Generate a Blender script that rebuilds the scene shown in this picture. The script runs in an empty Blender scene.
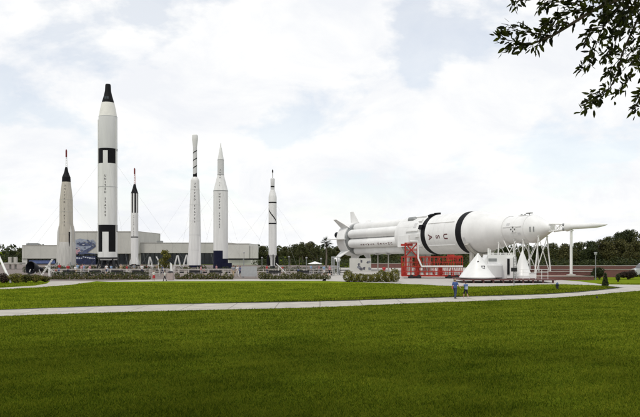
import bpy, bmesh, math, random
import numpy as np
from mathutils import Matrix, Vector

random.seed(7)
S = bpy.context.scene
C = S.collection
PI = math.pi
F, CX, HY, H = 714.0, 320.0, 251.0, 3.8      # focal length, principal column, horizon row (photo pixels), eye height (m)

def P(x, y, d):
    return Vector(((x - CX) / F * d, d, H + (HY - y) / F * d))
def G(x, y):
    d = F * H / (y - HY)
    return Vector(((x - CX) / F * d, d, 0.0))
def gx(x, d):
    return (x - CX) / F * d

# ------------------------------------------------------------------ materials
MATS = {}
def nt_new(name):
    m = bpy.data.materials.new(name); m.use_nodes = True
    nt = m.node_tree
    b = nt.nodes['Principled BSDF']
    return m, nt, b
def mat(name, col, rough=0.6, metal=0.0, var=0.12, scale=3.0, bump=0.0, bscale=40.0, spec=0.4, streak=None):
    """painted / stony surface: two tone noise, optional run-down dirt streaks (a stain with its own shape)"""
    if name in MATS: return MATS[name]
    m, nt, b = nt_new(name)
    L = nt.links
    tc = nt.nodes.new('ShaderNodeTexCoord')
    n = nt.nodes.new('ShaderNodeTexNoise'); n.inputs['Scale'].default_value = scale; n.inputs['Detail'].default_value = 6
    n.inputs['Roughness'].default_value = 0.65
    if streak:
        mp = nt.nodes.new('ShaderNodeMapping'); mp.inputs['Scale'].default_value = streak
        L.new(tc.outputs['Object'], mp.inputs['Vector']); L.new(mp.outputs['Vector'], n.inputs['Vector'])
    else:
        L.new(tc.outputs['Object'], n.inputs['Vector'])
    r = nt.nodes.new('ShaderNodeValToRGB')
    r.color_ramp.elements[0].position = 0.3; r.color_ramp.elements[1].position = 0.7
    r.color_ramp.elements[0].color = (*[c * (1 - var) for c in col], 1)
    r.color_ramp.elements[1].color = (*[min(1, c * (1 + var * 0.6)) for c in col], 1)
    L.new(n.outputs['Fac'], r.inputs['Fac']); L.new(r.outputs['Color'], b.inputs['Base Color'])
    b.inputs['Roughness'].default_value = rough; b.inputs['Metallic'].default_value = metal
    b.inputs['Specular IOR Level'].default_value = spec
    if bump > 0:
        n2 = nt.nodes.new('ShaderNodeTexNoise'); n2.inputs['Scale'].default_value = bscale; n2.inputs['Detail'].default_value = 5
        L.new(tc.outputs['Object'], n2.inputs['Vector'])
        bp = nt.nodes.new('ShaderNodeBump'); bp.inputs['Strength'].default_value = bump; bp.inputs['Distance'].default_value = 0.05
        L.new(n2.outputs['Fac'], bp.inputs['Height']); L.new(bp.outputs['Normal'], b.inputs['Normal'])
    MATS[name] = m
    return m

def leaf_mat(name, dark, light, trans=0.25, rough=0.55):
    if name in MATS: return MATS[name]
    m, nt, b = nt_new(name); L = nt.links
    g = nt.nodes.new('ShaderNodeNewGeometry')
    r = nt.nodes.new('ShaderNodeValToRGB')
    r.color_ramp.elements[0].color = (*dark, 1); r.color_ramp.elements[1].color = (*light, 1)
    mid = r.color_ramp.elements.new(0.55); mid.color = (*[(a * .6 + c * .4) for a, c in zip(dark, light)], 1)
    L.new(g.outputs['Random Per Island'], r.inputs['Fac'])
    L.new(r.outputs['Color'], b.inputs['Base Color'])
    b.inputs['Roughness'].default_value = rough; b.inputs['Specular IOR Level'].default_value = 0.25
    t = nt.nodes.new('ShaderNodeBsdfTranslucent'); L.new(r.outputs['Color'], t.inputs['Color'])
    mx = nt.nodes.new('ShaderNodeMixShader'); mx.inputs['Fac'].default_value = trans
    L.new(b.outputs['BSDF'], mx.inputs[1]); L.new(t.outputs['BSDF'], mx.inputs[2])
    L.new(mx.outputs['Shader'], nt.nodes['Material Output'].inputs['Surface'])
    MATS[name] = m
    return m

WHITE = mat('rocket_white_paint', (.72, .72, .71), .42, var=.15, scale=1.0, streak=(1.6, 1.6, .14))
SATWHITE = mat('saturn_white_paint', (.77, .77, .76), .36, var=.11, scale=1.0, streak=(.25, .9, .45))
CREAM = mat('adapter_cream_paint', (.74, .725, .69), .45, var=.08, scale=1.5)
LGREY = mat('light_grey_paint', (.58, .58, .58), .42, var=.09, scale=1.0, streak=(1.5, 1.5, .2))
STEEL = mat('atlas_weathered_steel', (.50, .465, .40), .48, .25, var=.22, scale=1.2, streak=(2.2, 2.2, .10))
STEELW = mat('atlas_skirt_grey', (.50, .49, .46), .5, .1, var=.22, scale=1.4, streak=(2.5, 2.5, .12))
BLACK = mat('black_paint', (.007, .007, .009), .6, var=.3, scale=2, spec=.15)
NAVY = mat('navy_blue_paint', (.006, .008, .028), .6, var=.3, scale=2, spec=.15)
RED = mat('red_paint', (.40, .040, .028), .6, var=.35, scale=3, spec=.2)
REDTXT = mat('faded_red_lettering', (.12, .04, .042), .6, var=.25)
DKTXT = mat('dark_lettering', (.035, .03, .035), .6, var=.2)
WPIPE = mat('white_pipe_paint', (.74, .74, .72), .45, var=.1)
STONE = mat('building_stucco', (.49, .485, .45), .85, var=.10, scale=.35, bump=.15, bscale=12)
STONEL = mat('building_pale_stucco', (.56, .555, .52), .85, var=.12, scale=.35)
GLASS = mat('dark_window_glass', (.018, .026, .034), .12, var=.3, scale=.4, spec=.6)
CONC = mat('pale_concrete', (.40, .385, .35), .85, var=.16, scale=1.2, bump=.2, bscale=20)
GREY = mat('grey_metal', (.26, .27, .27), .5, .3, var=.15)
DGREY = mat('dark_grey_metal', (.03, .03, .033), .6, .1, var=.2, spec=.2)
SILVER = mat('galvanised_sheet', (.42, .43, .44), .45, .3, var=.12)
BARK = mat('bark', (.10, .075, .055), .9, var=.35, scale=6, bump=.5, bscale=18)
BARKG = mat('grey_palm_bark', (.17, .145, .12), .9, var=.35, scale=5, bump=.5, bscale=18)
RUBBER = mat('black_rubber', (.02, .02, .02), .8, var=.2)
DKRED = mat('dark_red_paint', (.16, .022, .022), .6, var=.2)
BELL = mat('sooty_engine_metal', (.014, .015, .020), .5, .2, var=.4, scale=3, spec=.25)

LEAF_OLIVE = leaf_mat('olive_leaves', (.026, .036, .012), (.125, .128, .036))
LEAF_DARK = leaf_mat('dark_green_leaves', (.017, .027, .010), (.082, .098, .028))
LEAF_BROWN = leaf_mat('brownish_green_leaves', (.030, .034, .011), (.135, .125, .034))
LEAF_YEL = leaf_mat('yellow_green_leaves', (.05, .06, .010), (.28, .25, .045))
LEAF_PALM = leaf_mat('palm_leaves', (.010, .016, .008), (.035, .045, .018))
LEAF_HEDGE = leaf_mat('hedge_leaves', (.030, .038, .010), (.16, .155, .035))
LEAF_REDDISH = leaf_mat('reddish_shrub_leaves', (.020, .014, .012), (.07, .045, .028))
LEAF_NEAR = leaf_mat('glossy_oak_leaves', (.008, .011, .004), (.11, .13, .018), trans=.45, rough=.45)
FLOWER = leaf_mat('pink_flowers', (.25, .07, .08), (.5, .25, .22))

# brick
def brick_mat():
    m, nt, b = nt_new('red_brick'); L = nt.links
    tc = nt.nodes.new('ShaderNodeTexCoord')
    sx = nt.nodes.new('ShaderNodeSeparateXYZ'); cb = nt.nodes.new('ShaderNodeCombineXYZ')
    L.new(tc.outputs['Object'], sx.inputs[0]); L.new(sx.outputs['X'], cb.inputs['X']); L.new(sx.outputs['Z'], cb.inputs['Y'])
    br = nt.nodes.new('ShaderNodeTexBrick'); br.inputs['Scale'].default_value = 1.0
    br.inputs['Brick Width'].default_value = .42; br.inputs['Row Height'].default_value = .14; br.inputs['Mortar Size'].default_value = .012
    br.inputs['Color1'].default_value = (.17, .060, .052, 1); br.inputs['Color2'].default_value = (.125, .047, .042, 1)
    br.inputs['Mortar'].default_value = (.17, .12, .10, 1)
    L.new(cb.outputs[0], br.inputs['Vector']); L.new(br.outputs['Color'], b.inputs['Base Color'])
    b.inputs['Roughness'].default_value = .85
    return m
BRICK = brick_mat()

# ------------------------------------------------------------------ mesh helper
class MB:
    def __init__(s): s.v = []; s.f = []; s.m = []
    def add(s, vs, fs, mi=0):
        o = len(s.v); s.v += [tuple(v) for v in vs]; s.f += [tuple(i + o for i in f) for f in fs]; s.m += [mi] * len(fs); return s
    def box(s, c, size, rz=0, mi=0, M=None):
        hx, hy, hz = [a / 2 for a in size]
        vs = [Vector((x * hx, y * hy, z * hz)) for x in (-1, 1) for y in (-1, 1) for z in (-1, 1)]
        R = M if M is not None else Matrix.Rotation(rz, 3, 'Z')
        vs = [R @ v + Vector(c) for v in vs]
        return s.add(vs, [(0, 1, 3, 2), (4, 6, 7, 5), (0, 4, 5, 1), (2, 3, 7, 6), (0, 2, 6, 4), (1, 5, 7, 3)], mi)
    def bar(s, p0, p1, w, h=None, mi=0):
        p0, p1 = Vector(p0), Vector(p1); d = p1 - p0; L = d.length
        q = d.to_track_quat('X', 'Z').to_matrix()
        return s.box((p0 + p1) / 2, (L, w, h or w), M=q, mi=mi)
    def tube(s, p0, p1, r0, r1=None, n=10, mi=0, caps=True):
        return s.path([p0, p1], [r0, r0 if r1 is None else r1], n, mi, caps)
    def path(s, pts, rs, n=8, mi=0, caps=True):
        pts = [Vector(p) for p in pts]
        if not hasattr(rs, '__len__'): rs = [rs] * len(pts)
        o = len(s.v); k = len(pts)
        t = (pts[1] - pts[0]).normalized(); a = t.orthogonal().normalized()
        for i, p in enumerate(pts):
            if i == 0: t = pts[1] - pts[0]
            elif i == k - 1: t = pts[-1] - pts[-2]
            else: t = (pts[i + 1] - pts[i]).normalized() + (pts[i] - pts[i - 1]).normalized()
            t = t.normalized(); a = (a - t * a.dot(t))
            a = a.normalized() if a.length > 1e-6 else t.orthogonal().normalized()
            b = t.cross(a)
            for j in range(n):
                an = 2 * PI * j / n
                s.v.append(tuple(p + (a * math.cos(an) + b * math.sin(an)) * rs[i]))
        for i in range(k - 1):
            for j in range(n):
                q = o + i * n; j2 = (j + 1) % n
                s.f.append((q + j, q + j2, q + n + j2, q + n + j)); s.m.append(mi)
        if caps:
            s.f.append(tuple(o + j for j in reversed(range(n)))); s.m.append(mi)
            s.f.append(tuple(o + (k - 1) * n + j for j in range(n))); s.m.append(mi)
        return s
    def lathe(s, prof, n=48, mfn=None, caps=True, M=None, c=(0, 0, 0)):
        """prof: (z, r) from bottom to top about Z. mfn(z, phi) gives the slot; phi is measured from -Y towards +X"""
        o = len(s.v); c = Vector(c)
        for z, r in prof:
            for j in range(n):
                ph = 2 * PI * j / n
                p = Vector((r * math.sin(ph), -r * math.cos(ph), z))
                s.v.append(tuple((M @ p if M is not None else p) + c))
        for i in range(len(prof) - 1):
            zc = (prof[i][0] + prof[i + 1][0]) / 2
            for j in range(n):
                j2 = (j + 1) % n; q = o + i * n
                ph = 2 * PI * (j + .5) / n
                if ph > PI: ph -= 2 * PI
                s.f.append((q + j, q + j2, q + n + j2, q + n + j)); s.m.append(mfn(zc, ph) if mfn else 0)
        if caps:
            if prof[0][1] > 1e-4: s.f.append(tuple(o + j for j in reversed(range(n)))); s.m.append(mfn(prof[0][0], 0) if mfn else 0)
            if prof[-1][1] > 1e-4: s.f.append(tuple(o + (len(prof) - 1) * n + j for j in range(n))); s.m.append(mfn(prof[-1][0], 0) if mfn else 0)
        return s
    def prism(s, poly, z0, z1, M=None, mi=0):
        n = len(poly)
        vs = [Vector((x, y, z0)) for x, y in poly] + [Vector((x, y, z1)) for x, y in poly]
        if M is not None: vs = [M @ v for v in vs]
        fs = [tuple(reversed(range(n))), tuple(range(n, 2 * n))] + [(i, (i + 1) % n, n + (i + 1) % n, n + i) for i in range(n)]
        return s.add(vs, fs, mi)
    def ell(s, c, r, n=14, m=9, M=None, mi=0):
        c = Vector(c); o = len(s.v)
        for i in range(1, m):
            th = PI * i / m
            for j in range(n):
                ph = 2 * PI * j / n
                p = Vector((r[0] * math.sin(th) * math.cos(ph), r[1] * math.sin(th) * math.sin(ph), r[2] * math.cos(th)))
                s.v.append(tuple((M @ p if M is not None else p) + c))
        t = len(s.v)
        for zz in (r[2], -r[2]):
            p = Vector((0, 0, zz)); s.v.append(tuple((M @ p if M is not None else p) + c))
        for j in range(n):
            j2 = (j + 1) % n
            s.f.append((t, o + j, o + j2)); s.m.append(mi)
            e = o + (m - 2) * n; s.f.append((t + 1, e + j2, e + j)); s.m.append(mi)
            for i in range(m - 2):
                q = o + i * n; s.f.append((q + j, q + n + j, q + n + j2, q + j2)); s.m.append(mi)
        return s
    def cap(s, p0, p1, r0, r1, n=10):
        """capsule (for bodies that get fused by a voxel remesh)"""
        p0, p1 = Vector(p0), Vector(p1); d = (p1 - p0).normalized()
        pts = [p0 - d * r0 * .98, p0 - d * r0 * .7, p0, p1, p1 + d * r1 * .7, p1 + d * r1 * .98]
        return s.path(pts, [r0 * .2, r0 * .71, r0, r1, r1 * .71, r1 * .2], n)
    def mesh(s, name, mats, smooth=True, angle=32):
        me = bpy.data.meshes.new(name); me.from_pydata(s.v, [], s.f)
        for m in (mats if isinstance(mats, (list, tuple)) else [mats]): me.materials.append(m)
        me.polygons.foreach_set('material_index', s.m)
        if smooth:
            me.polygons.foreach_set('use_smooth', [True] * len(s.f))
            me.update(); me.set_sharp_from_angle(angle=math.radians(angle))
        me.update()
        return me
    def build(s, name, mats, parent=None, smooth=True, angle=32):
        return link(name, s.mesh(name, mats, smooth, angle), parent)

def link(name, data, parent=None):
    o = bpy.data.objects.new(name, data); C.objects.link(o)
    if parent is not None: o.parent = parent
    return o
def tag(o, label, cat, group=None):
    o['label'] = label; o['category'] = cat
    if group: o['group'] = group
    return o
def thing(name, label, cat, loc=(0, 0, 0), rz=0, group=None):
    o = link(name, None); o.location = loc; o.rotation_euler = (0, 0, rz)
    o.empty_display_size = .3
    return tag(o, label, cat, group)
def kind(o, k): o['kind'] = k; return o
def dup(root, loc, rz=0, scale=None, label=None, group=None):
    r = root.copy(); C.objects.link(r); r.location = loc; r.rotation_euler = (0, 0, rz)
    if scale: r.scale = scale if hasattr(scale, '__len__') else (scale,) * 3
    if label: r['label'] = label
    if group: r['group'] = group
    for ch in list(root.children):
        c = ch.copy(); C.objects.link(c); c.parent = r
        for g in list(ch.children):
            e = g.copy(); C.objects.link(e); e.parent = c
    return r

# ------------------------------------------------------------------ lettering wrapped on cylinders
_glyph = {}
def glyph(ch):
    if ch not in _glyph:
        cu = bpy.data.curves.new('glyph', 'FONT'); cu.body = ch; cu.align_x = 'CENTER'; cu.align_y = 'CENTER'; cu.size = 1.0
        cu.offset = .026; cu.resolution_u = 3
        ob = bpy.data.objects.new('glyph', cu)
        me = bpy.data.meshes.new_from_object(ob)
        bm = bmesh.new(); bm.from_mesh(me)
        for k in range(-4, 5):
            bmesh.ops.bisect_plane(bm, geom=bm.verts[:] + bm.edges[:] + bm.faces[:], plane_co=(k * .1, 0, 0), plane_no=(1, 0, 0))
        bm.verts.index_update()
        vs = [v.co.copy() for v in bm.verts]; fs = [tuple(v.index for v in f.verts) for f in bm.faces]
        ys = [v.y for v in vs]; yc = (min(ys) + max(ys)) / 2
        for v in vs: v.y -= yc
        bm.free(); bpy.data.objects.remove(ob); bpy.data.curves.remove(cu); bpy.data.meshes.remove(me)
        _glyph[ch] = (vs, fs)
    return _glyph[ch]
def stack_text(text, rfn, ztop, step, size, phi0=0.0, off=.012, wide=1.0, cx=0.0, cy=0.0):
    mb = MB(); z = ztop
    for ch in text:
        if ch != ' ':
            vs, fs = glyph(ch); r = rfn(z)
            out = []
            for v in vs:
                ph = phi0 + v.x * size * wide / r; zz = z + v.y * size; rr = rfn(zz) + off
                out.append((rr * math.sin(ph) + cx, -rr * math.cos(ph) + cy, zz))
            mb.add(out, fs)
        z -= step
    return mb

# ================================================================== SETTING
def sheet(name, pts, z, m):
    bm = bmesh.new()
    vs = [bm.verts.new((p[0], p[1], z)) for p in pts]
    f = bm.faces.new(vs); bmesh.ops.triangulate(bm, faces=[f])
    bmesh.ops.recalc_face_normals(bm, faces=bm.faces[:])
    if bm.faces[0].normal.z < 0 or sum(f.normal.z for f in bm.faces) < 0: bmesh.ops.reverse_faces(bm, faces=bm.faces[:])
    me = bpy.data.meshes.new(name); bm.to_mesh(me); bm.free(); me.materials.append(m)
    return kind(link(name, me), 'structure')

def lawn_mat(name, k):
    m, nt, b = nt_new(name); L = nt.links
    tc = nt.nodes.new('ShaderNodeTexCoord')
    def noise(sc, det, rough=.6):
        n = nt.nodes.new('ShaderNodeTexNoise'); n.inputs['Scale'].default_value = sc; n.inputs['Detail'].default_value = det
        n.inputs['Roughness'].default_value = rough; L.new(tc.outputs['Object'], n.inputs['Vector']); return n
    big, mid, fine = noise(.09, 5), noise(.8, 6), noise(14, 8, .75)
    def math_(op, a, b_):
        n = nt.nodes.new('ShaderNodeMath'); n.operation = op
        for i, x in enumerate((a, b_)):
            if isinstance(x, (int, float)): n.inputs[i].default_value = x
            else: L.new(x, n.inputs[i])
        return n.outputs[0]
    # mowing stripes across the far lawn
    wv = nt.nodes.new('ShaderNodeTexWave'); wv.inputs['Scale'].default_value = .11; wv.inputs['Distortion'].default_value = 1.2
    wv.inputs['Detail'].default_value = 2; wv.inputs['Detail Scale'].default_value = .4
    mp = nt.nodes.new('ShaderNodeMapping'); mp.inputs['Rotation'].default_value = (0, 0, math.radians(83))
    L.new(tc.outputs['Object'], mp.inputs['Vector']); L.new(mp.outputs[0], wv.inputs['Vector'])
    f = math_('ADD', math_('MULTIPLY', big.outputs['Fac'], .5), math_('MULTIPLY', mid.outputs['Fac'], .35))
    f = math_('ADD', f, math_('MULTIPLY', fine.outputs['Fac'], .5))
    f = math_('ADD', f, math_('MULTIPLY', wv.outputs['Fac'], .07))
    r = nt.nodes.new('ShaderNodeValToRGB'); L.new(f, r.inputs['Fac'])
    r.color_ramp.elements[0].position = .42; r.color_ramp.elements[0].color = (.036 * k[0], .052 * k[1], .005 * k[2], 1)
    r.color_ramp.elements[1].position = .95; r.color_ramp.elements[1].color = (.165 * k[0], .185 * k[1], .016 * k[2], 1)
    e = r.color_ramp.elements.new(.68); e.color = (.092 * k[0], .120 * k[1], .009 * k[2], 1)
    L.new(r.outputs['Color'], b.inputs['Base Color'])
    b.inputs['Roughness'].default_value = .9; b.inputs['Specular IOR Level'].default_value = .0
    bp = nt.nodes.new('ShaderNodeBump'); bp.inputs['Strength'].default_value = .8; bp.inputs['Distance'].default_value = .05
    L.new(fine.outputs['Fac'], bp.inputs['Height']); L.new(bp.outputs[0], b.inputs['Normal'])
    return m
NEARK, MIDK = (1.14, 1.22, 1.1), (1.42, 1.52, 1.3)
LAWN = lawn_mat('lawn_turf', NEARK); LAWN2 = lawn_mat('fresh_lawn_turf', MIDK)
sheet('lawn', [(-2500, -300), (2500, -300), (2500, 3500), (-2500, 3500)], 0, LAWN)

PATHM = mat('path_concrete', (.43, .405, .36), .9, var=.24, scale=.7, bump=.25, bscale=30)
def joints(m, step, col=(.22, .20, .17, 1), wd=.035):
    nt = m.node_tree; L = nt.links; b = nt.nodes['Principled BSDF']; src = b.inputs['Base Color'].links[0].from_socket
    tc = nt.nodes.new('ShaderNodeTexCoord'); sx = nt.nodes.new('ShaderNodeSeparateXYZ'); L.new(tc.outputs['Object'], sx.inputs[0])
    f = nt.nodes.new('ShaderNodeMath'); f.operation = 'PINGPONG'; f.inputs[1].default_value = step / 2; L.new(sx.outputs['X'], f.inputs[0])
    l = nt.nodes.new('ShaderNodeMath'); l.operation = 'LESS_THAN'; l.inputs[1].default_value = wd; L.new(f.outputs[0], l.inputs[0])
    mx = nt.nodes.new('ShaderNodeMix'); mx.data_type = 'RGBA'; L.new(l.outputs[0], mx.inputs[0]); L.new(src, mx.inputs[6]); mx.inputs[7].default_value = col
    L.new(mx.outputs[2], b.inputs['Base Color'])
joints(PATHM, 3.0); joints(STONE, 4.6, (.36, .355, .33, 1), .05); joints(STONEL, 3.7, (.42, .41, .38, 1), .05)
PAVEM = mat('pavement_concrete', (.42, .40, .37), .9, var=.14, scale=.7, bump=.2, bscale=30)
PLAZAM = mat('pinkish_pavers', (.18, .15, .135), .9, var=.2, scale=1.5, bump=.2, bscale=30)
path_top = [(-160, 320), (-60, 313.6), (0, 310.4), (80, 307.4), (160, 305), (240, 303.3), (320, 301.8), (400, 299.3), (480, 296.6), (540, 294.8), (580, 292.4), (605, 290.0), (624, 287.8), (660, 284.5), (720, 281)]
path_bot = [(-160, 327), (-60, 320), (0, 316.4), (80, 313.5), (160, 311.2), (240, 309.4), (320, 307.4), (400, 304), (480, 301), (540, 298.6), (580, 296), (615, 293), (640, 290.8), (690, 287), (740, 284)]
def rough_edge(pts, amp, seed):
    r = random.Random(seed); out = []
    for a, b in zip(pts, pts[1:] + pts[:1]):
        k = max(1, min(60, int((b - a).length / .45)))
        for i in range(k):
            q = a.lerp(b, i / k); out.append(q + (Vector((r.gauss(0, amp), r.gauss(0, amp), 0)) if i else Vector()))
    return out
def smooth(px):
    P_ = [G(*p) for p in px]; out = []
    for i in range(len(P_) - 1):
        p0, p1, p2, p3 = P_[max(0, i - 1)], P_[i], P_[i + 1], P_[min(len(P_) - 1, i + 2)]
        for j in range(6):
            t = j / 6; out.append(.5 * ((2 * p1) + (p2 - p0) * t + (2 * p0 - 5 * p1 + 4 * p2 - p3) * t * t + (3 * p1 - p0 - 3 * p2 + p3) * t ** 3))
    return out + [P_[-1]]
path_poly = rough_edge(smooth(path_top) + smooth(path_bot)[::-1], .085, 5)
pave_px = [(326, 276), (334, 267.6), (400, 267.2), (480, 267), (545, 267), (552, 279.4), (580, 281.5), (603, 284.5), (640, 284.9), (700, 283), (700, 285.5), (640, 288.4), (624, 287.6), (600, 285.6), (565, 284.4), (540, 284.6), (490, 286.6), (460, 286.5), (400, 283.8), (345, 281.6), (322, 281)]
pave_poly = rough_edge([G(*p) for p in pave_px], .03, 6)
left_px = [(-60, 290.6), (0, 287.9), (35, 285.7), (47, 283.6), (50, 281.2), (97, 281.2), (72, 284.8), (40, 287.3), (0, 289.4), (-60, 292.6)]
left_poly = [G(*p) for p in left_px]
strip_poly = [G(*p) for p in [(96, 281.3), (170, 279.3), (326, 278.9), (326, 280.9), (170, 281.3), (110, 281.9)]]
plaza_poly = [G(48, 281.1), G(97, 281.1), G(330, 278.6), Vector((gx(338, 190), 190, 0)), Vector((gx(-120, 210), 210, 0)), Vector((gx(-60, 110), 110, 0)), Vector((gx(30, 96), 96, 0))]
mid_poly = [G(*p) for p in path_top] + [G(*p) for p in [(720, 276), (640, 272), (600, 270), (320, 270), (96, 278), (48, 280), (-160, 282)]]
sheet('middle_lawn', mid_poly, .003, LAWN2)
te = smooth(path_top)
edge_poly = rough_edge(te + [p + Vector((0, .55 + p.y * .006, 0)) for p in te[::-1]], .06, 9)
sheet('lawn_edge_strip', edge_poly, .0095, mat('dark_lawn_edge', (.022, .024, .008), .95, var=.4, scale=3))  # darker brownish green strip along the lawn edge above the path
sheet('footpath', path_poly, .016, PATHM)
sheet('pavement', pave_poly, .012, PAVEM)
sheet('side_path', left_poly, .011, PATHM)
sheet('kerb_path', strip_poly, .012, PAVEM)
sheet('plaza', plaza_poly, .006, PLAZAM)

# ---- grass blades (stuff)
def in_poly(px, py, poly):
    ins = np.zeros(px.shape, bool); n = len(poly); j = n - 1
    for i in range(n):
        xi, yi, xj, yj = poly[i][0], poly[i][1], poly[j][0], poly[j][1]
        if yi != yj:
            c = ((yi > py) != (yj > py)) & (px < (xj - xi) * (py - yi) / (yj - yi) + xi)
            ins ^= c
        j = i
    return ins
def grass(name, label, which, K):
    rg = np.random.default_rng(3)
    N = 1000000
    d0, d1, e = 12.0, 84.0, .45
    u = rg.random(N); d = (d0 ** e + u * (d1 ** e - d0 ** e)) ** (1 / e)
    x = (rg.random(N) * 2 - 1) * .60 * d
    keep = np.ones(N, bool)
    for poly in (path_poly, edge_poly, pave_poly, left_poly, plaza_poly, strip_poly):
        keep &= ~in_poly(x, d, poly)
    im = in_poly(x, d, mid_poly); keep &= im if which else ~im
    x, d = x[keep], d[keep]; n = len(x)
    sc = (d / 16) ** .75
    h = (.030 + .055 * rg.random(n) ** 2) * (1 + .25 * np.sin(x * 1.3 + d * .7) * np.sin(d * 1.1 - x * .4)) * (1 + .15 * (sc - 1))
    w = .0085 * sc * (.7 + .6 * rg.random(n)); an = rg.random(n) * 2 * PI; la = rg.random(n) * 2 * PI; le = h * (.2 + .9 * rg.random(n))
    v = np.zeros((n, 3, 3), np.float32)
    v[:, 0] = np.stack([x - w * np.cos(an), d - w * np.sin(an), np.zeros(n)], 1)
    v[:, 1] = np.stack([x + w * np.cos(an), d + w * np.sin(an), np.zeros(n)], 1)
    v[:, 2] = np.stack([x + le * np.cos(la), d + le * np.sin(la), h], 1)
    me = bpy.data.meshes.new(name)
    me.vertices.add(3 * n); me.vertices.foreach_set('co', v.ravel())
    me.loops.add(3 * n); me.loops.foreach_set('vertex_index', np.arange(3 * n, dtype=np.int32))
    me.polygons.add(n); me.polygons.foreach_set('loop_start', np.arange(0, 3 * n, 3, dtype=np.int32))
    me.update(calc_edges=True)
    m, nt, b = nt_new(name + '_blades'); L = nt.links
    g = nt.nodes.new('ShaderNodeNewGeometry'); tc = nt.nodes.new('ShaderNodeTexCoord')
    no = nt.nodes.new('ShaderNodeTexNoise'); no.inputs['Scale'].default_value = .28; no.inputs['Detail'].default_value = 7; no.inputs['Roughness'].default_value = .65
    L.new(tc.outputs['Object'], no.inputs['Vector'])
    ad = nt.nodes.new('ShaderNodeMath'); ad.operation = 'MULTIPLY_ADD'; ad.inputs[1].default_value = .95
    sb = nt.nodes.new('ShaderNodeMath'); sb.operation = 'MULTIPLY_ADD'; sb.inputs[1].default_value = 1.3; sb.inputs[2].default_value = -.66
    L.new(no.outputs['Fac'], sb.inputs[0]); L.new(g.outputs['Random Per Island'], ad.inputs[0]); L.new(sb.outputs[0], ad.inputs[2])
    wv = nt.nodes.new('ShaderNodeTexWave'); wv.inputs['Scale'].default_value = .19; wv.inputs['Distortion'].default_value = 1.6; wv.inputs['Detail'].default_value = 2; wv.inputs['Detail Scale'].default_value = .5
    mp = nt.nodes.new('ShaderNodeMapping'); mp.inputs['Rotation'].default_value = (0, 0, math.radians(62 if not which else 84)); L.new(tc.outputs['Object'], mp.inputs['Vector']); L.new(mp.outputs[0], wv.inputs['Vector'])
    aw = nt.nodes.new('ShaderNodeMath'); aw.operation = 'MULTIPLY_ADD'; aw.inputs[1].default_value = .13; L.new(wv.outputs['Fac'], aw.inputs[0]); L.new(ad.outputs[0], aw.inputs[2])
    r = nt.nodes.new('ShaderNodeValToRGB'); L.new(aw.outputs[0], r.inputs['Fac'])
    r.color_ramp.elements[0].position = .1; r.color_ramp.elements[0].color = (.038 * K[0], .058 * K[1], .004 * K[2], 1)
    r.color_ramp.elements[1].position = .95; r.color_ramp.elements[1].color = (.22 * K[0], .225 * K[1], .020 * K[2], 1)
    k = r.color_ramp.elements.new(.5); k.color = (.105 * K[0], .135 * K[1], .008 * K[2], 1)
    L.new(r.outputs['Color'], b.inputs['Base Color']); b.inputs['Roughness'].default_value = .7; b.inputs['Specular IOR Level'].default_value = .03
    t = nt.nodes.new('ShaderNodeBsdfTranslucent'); L.new(r.outputs['Color'], t.inputs['Color'])
    mx = nt.nodes.new('ShaderNodeMixShader'); mx.inputs['Fac'].default_value = .3
    L.new(b.outputs[0], mx.inputs[1]); L.new(t.outputs[0], mx.inputs[2]); L.new(mx.outputs[0], nt.nodes['Material Output'].inputs['Surface'])
    me.materials.append(m)
    o = link('grass', me); kind(o, 'stuff'); tag(o, label, 'grass')
grass('near_grass', 'short olive green grass of the near lawn below the path', 0, NEARK)
grass('middle_grass', 'brighter fresh green grass of the lawn beyond the path', 1, MIDK)

# ================================================================== FOLIAGE
def leaves(blobs, n, size, seed, m, shell=.55, flat=1.0, aspect=.55):
    """n leaf-clump faces spread through ellipsoid blobs ((x,y,z),(rx,ry,rz))"""
    rg = np.random.default_rng(seed)
    vol = np.array([b[1][0] * b[1][1] * b[1][2] for b in blobs]) ** .67; vol /= vol.sum()
    idx = rg.choice(len(blobs), n, p=vol)
    cen = np.array([b[0] for b in blobs], float)[idx]; rad = np.array([b[1] for b in blobs], float)[idx]
    q = rg.normal(size=(n, 3)); q /= np.linalg.norm(q, axis=1)[:, None]
    rr = shell + (1.06 - shell) * rg.random(n) ** .7
    p = cen + q * rad * rr[:, None]
    p[:, 2] = np.maximum(p[:, 2], .03)
    nrm = q * .6 + rg.normal(size=(n, 3)) * .75; nrm[:, 2] += .25
    nrm /= np.linalg.norm(nrm, axis=1)[:, None]
    a = np.cross(nrm, rg.normal(size=(n, 3))); a /= np.linalg.norm(a, axis=1)[:, None]
    b = np.cross(nrm, a)
    L = (size * (.55 + .9 * rg.random(n)))[:, None]; Wd = L * aspect
    v = np.stack([p - a * L * .5, p + b * Wd * .5 + nrm * L * .12 * flat, p + a * L * .5, p - b * Wd * .5 + nrm * L * .12 * flat], 1)
    me = bpy.data.meshes.new('foliage')
    me.vertices.add(4 * n); me.vertices.foreach_set('co', v.astype(np.float32).ravel())
    me.loops.add(4 * n); me.loops.foreach_set('vertex_index', np.arange(4 * n, dtype=np.int32))
    me.polygons.add(n); me.polygons.foreach_set('loop_start', np.arange(0, 4 * n, 4, dtype=np.int32))
    me.update(calc_edges=True); me.materials.append(m)
    return me

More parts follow.
